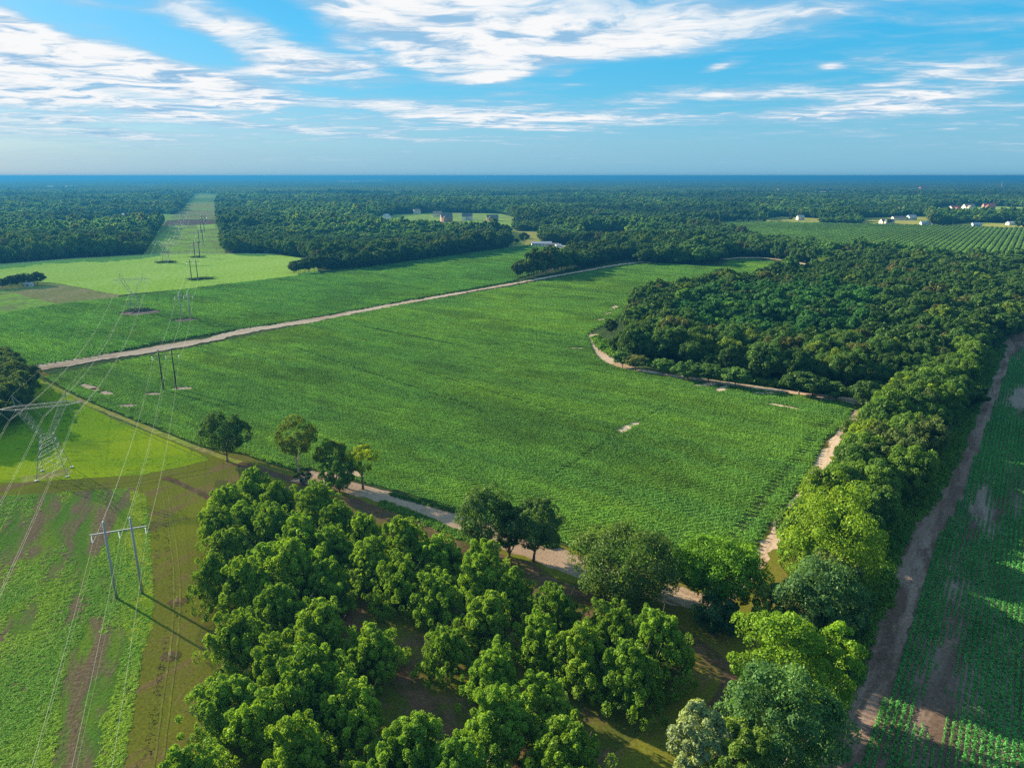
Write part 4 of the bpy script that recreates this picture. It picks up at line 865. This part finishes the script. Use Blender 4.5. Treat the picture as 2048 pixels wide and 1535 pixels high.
c3 = far_woods(2100, 4200, 15.5, FAR, 1.2, 2.2, 53, 'distant_woods', .72, label='distant woods fading into blue haze')
print('woods', len(Qw), c1, c2, c3)
def patch_mesh(seed):
    rs = np.random.RandomState(seed); C = np.column_stack([rs.rand(40, 2)*110-55, 9+4*rs.rand(40)]); C[:, 2] *= .9
    V, Fc, ti = leaves(C, 8+4*rs.rand(40), 9, 6.0, rs, .9, .45, .5)
    V[:, 2] = np.maximum(V[:, 2], 0.1)
    return mesh_np('forest_patch', V, Fc, [M['leaf']], None, {'tint': ('FACE', 'FLOAT', ti)})
PAT = [patch_mesh(500+i) for i in range(4)]
Q = grid_in([(-4400, 4200), (4400, 4200), (15000, 15000), (-15000, 15000)], 96, 61, .3)
gap = fbm(Q[:, 0]*.0012, Q[:, 1]*.0022, 121, 4); far = Q[:, 1]
bad = (gap > .64); bad |= inpoly(Q, gp([(384, 418), (399, 387), (410, 373), (431, 373), (431, 420)]))
for pl in CLEARP: bad |= inpoly(Q, pl)
Q = Q[~bad]; col = np.array([0.050, 0.090, 0.026])*(0.65+.7*fbm(Q[:, 0]*.002, Q[:, 1]*.002, 123))[:, None]
n = len(Q); rs = np.random.RandomState(3)
o = scatter('horizon_woods', np.column_stack([Q, np.zeros(n)]), rs.rand(n)*6.28, np.tile([1.15, 1.15, 1.15], (n, 1)), rs.randint(0, 4, n), col, PAT); o['label'] = 'blue woods reaching to the horizon'
print('patches', n)
# yellow scrub rows by the sheds
for i in range(9):
    x, y = g(1126+i*8, 500+(i % 2)*2.5); tree('scrub_bush', 'yellow scrub bush in the row right of the sheds, %s from them' % ORD[i], 'bush', x, y, rnd.choice(MID), (.55, .55, .3), i, (0.30, 0.30, 0.06), 'yellow bushes by the sheds')

# ---------------------------------------------------------------- power line: lattice towers
TDIR = np.array([-0.38, 0.925]); TA = math.atan2(0.38, 0.925)      # arms lie along local x
TW = [(-160.0, 229.5), (-287.5, 537.0), (-416.2, 862.0), (-545, 1180), (-674, 1500)]
def bar(m, a, b, r): m.tube([a, b], r, 4, False)
def lattice_tower(idx):
    x, y = TW[idx]; k_ = 1.0 if idx < 2 else (1.5 if idx == 2 else 2.0)
    lb = ['big near lattice power tower standing in the bright meadow', 'second lattice tower in the bare ring of the upper bean field', 'third lattice tower at the far side of the pale green field',
          'fourth lattice tower in the corridor beside the dark woods', 'fifth and farthest lattice tower in the corridor'][idx]
    t = tag(empty('lattice_tower', (x, y, 0), TA), lb, 'power tower', 'lattice towers of the power line')
    B, W_, zw, zb, xb = 4.6, 1.9, 14.5, 25.2, 6.6          # half base, half waist, waist height, beam height, beam joint
    G = M['galv']; r1, r2 = .12*k_, .048*k_
    for sx in (-1, 1):
        for sy in (-1, 1):
            m = MB(); bar(m, (sx*B, sy*B, 0), (sx*W_, sy*W_, zw), r1); m.box((sx*B, sy*B, .15), (.5, .5, .2)); m.build('leg', G, t)
    m = MB(); zs = [0, 4.2, 7.6, 10.4, 12.7, zw]
    for a, b in zip(zs[:-1], zs[1:]):
        ha = B+(W_-B)*a/zw; hb = B+(W_-B)*b/zw
        for (p, q) in (((-1, -1), (1, -1)), ((1, -1), (1, 1)), ((1, 1), (-1, 1)), ((-1, 1), (-1, -1))):
            if a > 0 or True:
                bar(m, (p[0]*ha, p[1]*ha, a), (q[0]*hb, q[1]*hb, b), r2); bar(m, (q[0]*ha, q[1]*ha, a), (p[0]*hb, p[1]*hb, b), r2)
            bar(m, (p[0]*hb, p[1]*hb, b), (q[0]*hb, q[1]*hb, b), r2)
    m.build('body_bracing', G, t)
    for s in (-1, 1):                                         # the two forks
        m = MB(); zt = zb-.6
        for sy in (-1, 1):
            bar(m, (s*W_, sy*W_, zw), (s*(xb+.9), sy*.7, zt), r1*.8); bar(m, (s*.6, sy*W_*.9, zw+.1), (s*(xb-1.6), sy*.7, zt), r1*.7)
        for q in range(6):
            f0 = q/6; f1 = (q+1)/6
            for sy in (-1, 1):
                o0 = (s*(W_+(xb+.9-W_)*f0), sy*(W_+(.7-W_)*f0), zw+(zt-zw)*f0); i1 = (s*(.6+(xb-2.2)*f1), sy*(W_*.9+(.7-W_*.9)*f1), zw+(zt-zw)*f1)
                o1 = (s*(W_+(xb+.9-W_)*f1), sy*(W_+(.7-W_)*f1), zw+(zt-zw)*f1); bar(m, o0, i1, r2*.9); bar(m, i1, o1, r2*.9)
                if sy > 0: bar(m, o1, (o1[0], -o1[1], o1[2]), r2*.8)
        m.build('fork', G, t)
        m = MB()
        for sy in (-1, 1): bar(m, (s*(xb+.9), sy*.7, zb+.6), (s*(xb+1.2), 0, 29.8), r1*.6); bar(m, (s*(xb-1.4), sy*.7, zb+.6), (s*(xb+1.2), 0, 29.8), r1*.6)
        m.build('earth_peak', G, t)
    m = MB()
    for sy in (-1, 1):
        bar(m, (-xb-1, sy*.7, zb-.6), (xb+1, sy*.7, zb-.6), r1*.7); bar(m, (-xb-1, sy*.7, zb+.6), (xb+1, sy*.7, zb+.6), r1*.7)
        for s in (-1, 1): bar(m, (s*(xb+1), sy*.7, zb-.6), (s*12.6, 0, zb), r1*.7); bar(m, (s*(xb+1), sy*.7, zb+.6), (s*12.6, 0, zb), r1*.7)
        N_ = 12
        for q in range(N_):
            xa = -xb-1+(2*xb+2)*q/N_; xc = -xb-1+(2*xb+2)*(q+1)/N_; up = q % 2
            bar(m, (xa, sy*.7, zb+(.6 if up else -.6)), (xc, sy*.7, zb+(-.6 if up else .6)), r2*.8)
        for s in (-1, 1): bar(m, (s*(xb+3.5), sy*.35, zb+.32), (s*(xb+3.5), sy*.35, zb-.32), r2*.8)
    for q in range(N_+1): xa = -xb-1+(2*xb+2)*q/N_; bar(m, (xa, -.7, zb-.6), (xa, .7, zb-.6), r2*.7)
    m.build('crossbeam', G, t)
    for xc in (-9.8, 0, 9.8):
        for s in (-1, 1):
            m = MB(); m.tube([(xc+s*2.6, 0, zb-.55), (xc, 0, zb-4.0)], .09*k_, 5); m.build('insulator_string', M['insul'] if idx else M['galv'], t)
    return t
for i in range(5): lattice_tower(i)
# ---------------------------------------------------------------- power line: H-frames
HPX = [(-95.0, 154.5), (-166.2, 330.5), (-234.7, 504.2), (-318.5, 713.8), (-404.5, 922.3), (-487, 1130), (-570, 1335), (-655, 1545)]
HA = math.atan2(.38, .925)
def h_frame(idx):
    x, y = HPX[idx]; near = idx == 0; pm = M['pole'] if idx in (0, 2) else M['darkpole']; k_ = [1, 1.1, 1.15, 1.3, 1.6, 1.8, 2, 2.2][idx]
    lb = ['nearest H-frame of two tall grey steel poles beside the long grass strip', 'second H-frame with dark poles standing by bare patches in the bean field', 'third H-frame with pale poles in the upper bean field',
          'fourth H-frame with dark poles in the pale green field', 'fifth H-frame with dark poles at the corridor mouth', 'sixth H-frame in the corridor below the woods', 'seventh H-frame farther up the corridor', 'eighth and farthest H-frame up the corridor'][idx]
    t = tag(empty('h_frame_pylon', (x, y, 0), HA), lb, 'power pole', 'H-frames of the power line')
    H = 20.8; za = 17.8
    for s in (-1, 1):
        m = MB(); m.tube([(s*2.85, 0, -.1), (s*2.85, 0, H)], [.36*k_, .22*k_], 10); m.build('pole', pm, t, True)
    m = MB(); m.box((0, .30*k_, za), (6.1, .13*k_, .13*k_)); m.build('crossarm', pm, t)
    for s in (-1, 0, 1):
        m = MB(); xs = s*5.8
        m.tube([(xs, .30*k_, za-.1), (xs, .30*k_, za-.35)], .05*k_, 5)
        for q in range(8): z0 = za-.4-q*.22; m.tube([(xs, .30*k_, z0), (xs, .30*k_, z0-.10), (xs, .30*k_, z0-.2)], [.08*k_, .17*k_, .08*k_], 7)
        m.build('insulator', M['insul'], t, True)
    for s in (-1, 1): m = MB(); m.tube([(s*2.85, 0, H-.05), (s*2.85, 0, H+.25)], [.20*k_, .10*k_], 6); m.build('pole_cap', M['insul'], t)
for i in range(8): h_frame(i)
# ---------------------------------------------------------------- wires
def wire(name, label, a, b, sag, r, pair=0.0, n=26, group=None):
    m = MB(); a = Vector(a); b = Vector(b); d = (b-a); sd = Vector((d.y, -d.x, 0)).normalized()
    for s in ((-1, 1) if pair else (0,)):
        m.tube([a+d*(i/n)+sd*s*pair/2-Vector((0, 0, 4*sag*(i/n)*(1-i/n))) for i in range(n+1)], r, 4, False)
    o = m.build(name, M['wire']); tag(o, label, 'power cable', group)
def loc(o, A, p): c, s = math.cos(A), math.sin(A); return (o[0]+p[0]*c-p[1]*s, o[1]+p[0]*s+p[1]*c, p[2])
back = (TW[0][0]+127*.62, TW[0][1]-307*.62)
TT = [back]+TW
side = {-1: 'left', 0: 'middle', 1: 'right'}
spn = ['from behind the viewer to the near lattice tower', 'from the near lattice tower to the second', 'from the second lattice tower to the third', 'from the third lattice tower to the fourth', 'from the fourth lattice tower to the fifth']
for i in range(5):
    A, B_ = TT[i], TT[i+1]; rr = [.017, .023, .03, .038, .045][i]
    for s in (-1, 0, 1):
        za = 21.2 if i else 15.5
        wire('conductor_pair', '%s twin conductor %s' % (side[s], spn[i]), loc(A, TA, (s*9.8, 0, za)), loc(B_, TA, (s*9.8, 0, 21.2)), [4, 9, 9, 9, 9][i], rr, .45, group='conductors of the lattice tower line')
    for s in (-1, 1):
        wire('earth_wire', 'thin %s earth wire %s' % (side[s], spn[i]), loc(A, TA, (s*7.8, 0, 29.8 if i else 24)), loc(B_, TA, (s*7.8, 0, 29.8)), 5, rr*.45, group='earth wires of the lattice tower line')
hb = (HPX[0][0]+83*.9, HPX[0][1]-205*.9)
HH = [hb]+HPX; names = ['nearest', 'second', 'third', 'fourth', 'fifth', 'sixth', 'seventh']
for i in range(7):
    A, B_ = HH[i], HH[i+1]; rr = [.018, .023, .028, .034, .04, .045, .045][i]
    tx = 'from behind the viewer to the nearest H-frame' if i == 0 else 'from the %s H-frame to the %s' % (names[i-1], names[i])
    for s in (-1, 0, 1): wire('conductor', '%s conductor %s' % (side[s], tx), loc(A, HA, (s*5.8, .3, 15.6)), loc(B_, HA, (s*5.8, .3, 15.6)), 4.5, rr, group='conductors of the H-frame line')
    for s in (-1, 1): wire('earth_wire', 'thin %s earth wire %s' % (side[s], tx), loc(A, HA, (s*2.85, 0, 20.9)), loc(B_, HA, (s*2.85, 0, 20.9)), 3, rr*.45, group='earth wires of the H-frame line')
# bushes at the feet of far pylons
for i, (px, py, w, lb) in enumerate([(333, 525, 2, 'scrub round the foot of the third lattice tower'), (395, 515, 1.6, 'scrub at the foot of the fifth H-frame'), (388, 560, 1.2, 'weeds between the poles of the fourth H-frame'), (410, 558, 1.5, 'low weeds right of the fourth H-frame'), (278, 622, 1.4, 'weeds in the ring under the second lattice tower')]):
    x, y = g(px, py); tree('scrub_patch', lb, 'bush', x, y, MID[i], (w, w*.6, .16), 0.2, (0.05, 0.085, 0.03))
# two stakes in rings of disturbed soil on the mown strip
for px, py, lb in [(354, 1203, 'pale stake leaning in a ring of bare soil right of the steel poles'), (341, 1311, 'short pale stake in a ring of bare soil, the nearer of two')]:
    x, y = g(px, py); t = tag(empty('stake', (x, y, 0)), lb, 'stake', 'stakes on the mown strip')
    m = MB(); m.tube([(0, 0, 0), (.12, .15, 1.5)], [.10, .07], 6); m.build('post', M['stake'], t)
    m = MB(); m.tube([(-.25, .1, 0), (-.45, .3, .8)], [.07, .05], 6); m.build('brace', M['stake'], t)
    sheet('bare_ring', [(x+2.2*math.cos(a), y+1.9*math.sin(a)) for a in np.linspace(0, 6.28, 20, endpoint=False)], 0.04, M['redbrown'], .5, .6, int(px))
# ---------------------------------------------------------------- buildings
def house(name, label, px, py, w, d, h, rz, wall, roof, cat='house', chim=True, wing=False, rh=None, group=None):
    x, y = g(px, py); t = tag(empty(name, (x, y, 0), rz), label, cat, group); rh = rh or w*.22
    wl = MB(); wl.box((0, 0, h/2), (w/2, d/2, h/2)); wl.add([(-w/2, -d/2, h), (-w/2, d/2, h), (-w/2, 0, h+rh)], [(0, 1, 2)]); wl.add([(w/2, -d/2, h), (w/2, 0, h+rh), (w/2, d/2, h)], [(0, 1, 2)])
    wl.build('wall', M[wall], t)
    e = .5; rf = MB(); a = w/2+e; b = d/2+e; sl = rh/(d/2); zt = h+rh+.12; ze = h-sl*e+.12
    rf.add([(-a, -b, ze), (a, -b, ze), (a, 0, zt), (-a, 0, zt), (-a, b, ze), (a, b, ze), (-a, -b, ze+.2), (a, -b, ze+.2), (a, 0, zt+.2), (-a, 0, zt+.2), (-a, b, ze+.2), (a, b, ze+.2)],
           [(6, 7, 8, 9), (9, 8, 11, 10), (1, 0, 3, 2), (2, 3, 4, 5), (0, 1, 7, 6), (5, 4, 10, 11), (0, 6, 9, 3), (3, 9, 10, 4), (1, 2, 8, 7), (2, 5, 11, 8)])
    r = rf.build('roof', M[roof], t)
    if chim: c = MB(); c.box((w*.25, .3, h+rh*.9), (.6, .5, 1.3)); c.build('chimney', M['brick'], r)
    for q in range(max(1, int(w/5))):
        c = MB(); c.box((-w/2+2.5+q*5, -d/2-.03, h*.5), (.8, .04, .8)); c.build('window', M['glass'], t)
    c = MB(); c.box((w*.12, -d/2-.04, 1.05), (.55, .05, 1.05)); c.build('door', M['white'], t)
    if wing:
        c = MB(); ww = w*.4; c.box((-w*.22, -d/2-ww*.4, h*.45), (ww/2, ww*.4, h*.45)); c.build('wing', M[wall], t)
        c = MB(); yy0 = -d/2-ww*.8-.4; c.add([(-w*.22-ww/2-.3, yy0, h*.9), (-w*.22, yy0, h*.9+ww*.4), (-w*.22+ww/2+.3, yy0, h*.9), (-w*.22-ww/2-.3, 0, h*.9), (-w*.22, 0, h*.9+ww*.4), (-w*.22+ww/2+.3, 0, h*.9)], [(0, 1, 4, 3), (1, 2, 5, 4), (0, 2, 1)])
        c.build('wing_roof', M[roof], t)
    return t
HS = [('farm_shed', 'long white low farm shed beside the gravel yard', 1083, 491, 30, 10, 3.6, .05, 'white', 'metalroof', 'shed', False, False, 2.2),
      ('open_shed', 'dark cluttered open shed right of the long white one', 1105, 493, 18, 9, 3.4, -.1, 'greyroof', 'greyroof', 'shed', False, False, 1.5),
      ('yard_hut', 'small white hut at the right end of the gravel yard', 1116, 494, 8, 7, 3.0, .3, 'white', 'metalroof', 'hut', False, False, 1.2),
      ('manor_house', 'large white house with grey roof showing above the trees', 1115, 470, 26, 12, 9, .1, 'white', 'greyroof', 'house', True, True, 5),
      ('white_house', 'pale house left of the large white house above the trees', 1140, 468, 18, 12, 9, .2, 'white', 'metalroof', 'house', True, True, 5),
      ('white_cottage', 'white gabled cottage behind the dark boundary trees', 985, 474, 12, 12, 10, 1.45, 'white', 'metalroof', 'house', False, False, 6),
      ('hidden_house', 'small white house among trees at the corridor edge', 538, 504, 12, 8, 5, .2, 'white', 'metalroof', 'house', False),
      ('roadside_trailer', 'tiny white trailer on the tan pasture beside the tree clump', 59, 573, 7, 3, 2.6, .1, 'white', 'metalroof', 'trailer', False),
      ('brick_house', 'brick house with steep grey roof in the middle clearing', 893, 443, 26, 16, 10, .3, 'brick', 'greyroof', 'house', True, True, 9),
      ('blue_roofed_house', 'house with dark roof and white gables right of the steep grey one', 935, 440, 24, 14, 9, -.2, 'white', 'greyroof', 'house', True, True, 7),
      ('low_brick_house', 'low brick house at the right of the middle clearing', 985, 441, 26, 14, 7, .1, 'brick', 'greyroof', 'house', True, True, 6),
      ('tan_house', 'tan roofed house behind the middle clearing', 875, 433, 22, 14, 7, 0, 'cream', 'tanroof', 'house', True, False, 6),
      ('pink_roofed_house', 'small house with pinkish roof left above the middle clearing', 834, 428, 18, 12, 8, .5, 'cream', 'tanroof', 'house', False, False, 5),
      ('gabled_house', 'white gabled house at the left end of the middle clearing', 773, 442, 18, 14, 9, 1.2, 'white', 'metalroof', 'house', False, False, 7),
      ('row_field_barn', 'pale barn at the left of the far lawns', 1600, 440, 16, 10, 7, .2, 'cream', 'metalroof', 'barn', False, False, 4),
      ('long_shelter', 'long pale shelter roof behind the far row field', 1680, 441, 34, 12, 5, .1, 'cream', 'tanroof', 'shed', False, False, 3),
      ('lawn_house', 'low grey roofed house on the far yellow lawn', 1773, 447, 28, 14, 5, .1, 'cream', 'greyroof', 'house', True, True, 5),
      ('grey_roof_house', 'long grey roofed house behind the lawn house', 1797, 440, 30, 14, 5, 0, 'cream', 'greyroof', 'house', True, False, 4),
      ('white_barn', 'bright white barn left of the big tree group on the lawn', 1822, 440, 22, 12, 7, .3, 'white', 'metalroof', 'barn', False, False, 5),
      ('low_white_shed', 'low white shed at the row field edge', 1850, 450, 20, 9, 5, 0, 'white', 'metalroof', 'shed', False, False, 3),
      ('small_white_shed', 'small white shed farther right on the row field edge', 1952, 453, 18, 9, 5, 0, 'white', 'metalroof', 'shed', False, False, 3),
      ('poultry_house', 'long white roofed shed at the far right edge of the yellow grass', 2035, 450, 44, 12, 4.5, 0, 'white', 'metalroof', 'shed', False, False, 3),
      ('red_roof_house', 'red roofed white house in the right cluster, leftmost of three', 1908, 423, 30, 18, 9, .2, 'white', 'redroof', 'house', True, True, 8),
      ('red_gabled_house', 'red gabled house right in the far cluster beside open grass', 1976, 419, 32, 20, 10, -.2, 'brick', 'redroof', 'house', True, True, 9),
      ('cream_house', 'cream walled house between the red roofed ones', 1936, 420, 32, 18, 10, .1, 'cream', 'tanroof', 'house', True, True, 8),
      ('white_far_house', 'bright white house end just below the cream one', 1930, 427, 16, 16, 10, 1.3, 'white', 'metalroof', 'house', False, False, 6),
      ('grey_far_house', 'greyish house under trees lower right of the cluster', 1960, 431, 26, 14, 8, 0, 'brick', 'greyroof', 'house', False, False, 6),
      ('dark_roof_house', 'dark blue roofed house left of the cluster among trees', 1806, 427, 30, 18, 9, .2, 'brick', 'greyroof', 'house', False, True, 8),
      ('red_barn', 'distant bright red roofed building in the blue woods', 1848, 382, 70, 40, 16, .1, 'redroof', 'redroof', 'barn', False, False, 14),
      ('green_far_barn', 'distant pale green roofed building left of the red one', 1826, 383, 60, 30, 12, .1, 'cream', 'metalroof', 'barn', False, False, 8),
      ('orange_roof_barn', 'distant orange roofed building right of the corridor', 581, 389, 60, 30, 14, 0, 'cream', 'redroof', 'barn', False, False, 8),
      ('pale_far_barn', 'distant pale building left of the orange roofed one', 566, 389, 34, 24, 14, 0, 'cream', 'tanroof', 'barn', False, False, 6),
      ('warehouse', 'long white warehouse on the blue horizon, left of two', 697, 366, 330, 80, 22, 0, 'white', 'metalroof', 'warehouse', False, False, 6),
      ('warehouse', 'long white warehouse on the blue horizon, right of two', 748, 364, 330, 80, 24, 0, 'white', 'metalroof', 'warehouse', False, False, 6),
      ('plant_building', 'small white industrial building just past the horizon warehouses', 768, 362, 90, 60, 40, 0, 'white', 'metalroof', 'building', False, False, 6),
      ('corridor_barn', 'pale long building in the clearing left of the corridor', 262, 433, 40, 14, 5, .1, 'cream', 'metalroof', 'barn', False, False, 3),
      ('field_house', 'pale roofed house at the right end of that clearing', 312, 434, 22, 12, 5, .1, 'cream', 'metalroof', 'house', False, False, 3)]
for h_ in HS: house(*h_)
for i, (x, y) in enumerate(FARHOUSE):
    px, py, _d = topix(x, y, 0); s = 1+y/9000; wl_ = rnd.choice(['white', 'cream', 'brick']); rf_ = rnd.choice(['metalroof', 'greyroof', 'tanroof', 'metalroof'])
    zone = ['far left', 'left', 'left of the corridor', 'right of the corridor', 'centre left', 'centre', 'centre right', 'right', 'far right'][int(min(8, max(0, px/228)))]
    depth = 'nearer the fields' if y < 2600 else ('halfway to the horizon' if y < 4500 else 'close to the horizon')
    house('distant_house', 'distant %s house with %s roof, %s, %s' % (wl_, {'metalroof': 'pale metal', 'greyroof': 'grey', 'tanroof': 'tan'}[rf_], zone, depth), float(px), float(py), rnd.uniform(16, 30)*s, rnd.uniform(10, 15)*s, rnd.uniform(5, 8)*s, rnd.uniform(-.6, .6), wl_, rf_, 'house', False, False, rnd.uniform(3, 6), 'distant houses on clearings')
# water tower and mast on the horizon
def water_tower():
    x, y = g(972, 362); t = tag(empty('water_tower', (x, y, 0)), 'white water tower standing up on the horizon line', 'water tower'); s = 1.8
    for a in range(5): m = MB(); c, q = math.cos(a*1.257), math.sin(a*1.257); m.tube([(c*9*s, q*9*s, 0), (c*6*s, q*6*s, 34*s)], 1.2*s, 5); m.build('leg', M['white'], t)
    m = MB(); m.tube([(0, 0, 32*s), (0, 0, 35*s), (0, 0, 39*s), (0, 0, 44*s), (0, 0, 48*s), (0, 0, 50*s)], [3*s, 7*s, 9*s, 9*s, 6*s, .5*s], 14); m.build('tank', M['white'], t, True)
    x, y = g(2002, 378); t = tag(empty('radio_mast', (x, y, 0)), 'thin white mast above the woods at the far right', 'mast')
    m = MB(); m.tube([(0, 0, 0), (0, 0, 60)], [2.2, 1.0], 6); m.build('mast_shaft', M['white'], t); m = MB(); m.box((0, 0, 6), (7, 7, 6)); m.build('mast_hut', M['white'], t)
water_tower()

# ---------------------------------------------------------------- the air
def haze():
    m, n, out = new_mat('haze'); v = n.new('ShaderNodeVolumePrincipled')
    v.inputs['Color'].default_value = HZ['col']; v.inputs['Density'].default_value = HZ['dens']; v.inputs['Anisotropy'].default_value = HZ['g']
    n.l.new(v.outputs[0], out.inputs['Volume'])
    b = MB(); b.box((0, 29000, 53.0), (46000, 31000, 55.0)); o = b.build('haze', m); o['kind'] = 'stuff'
    o['label'] = 'blue haze that swallows the distant woods'
HZ = dict(col=(0.024, 0.165, 0.37, 1), dens=1/6800, g=0.2)
haze()
print('objects', len(SC.objects))
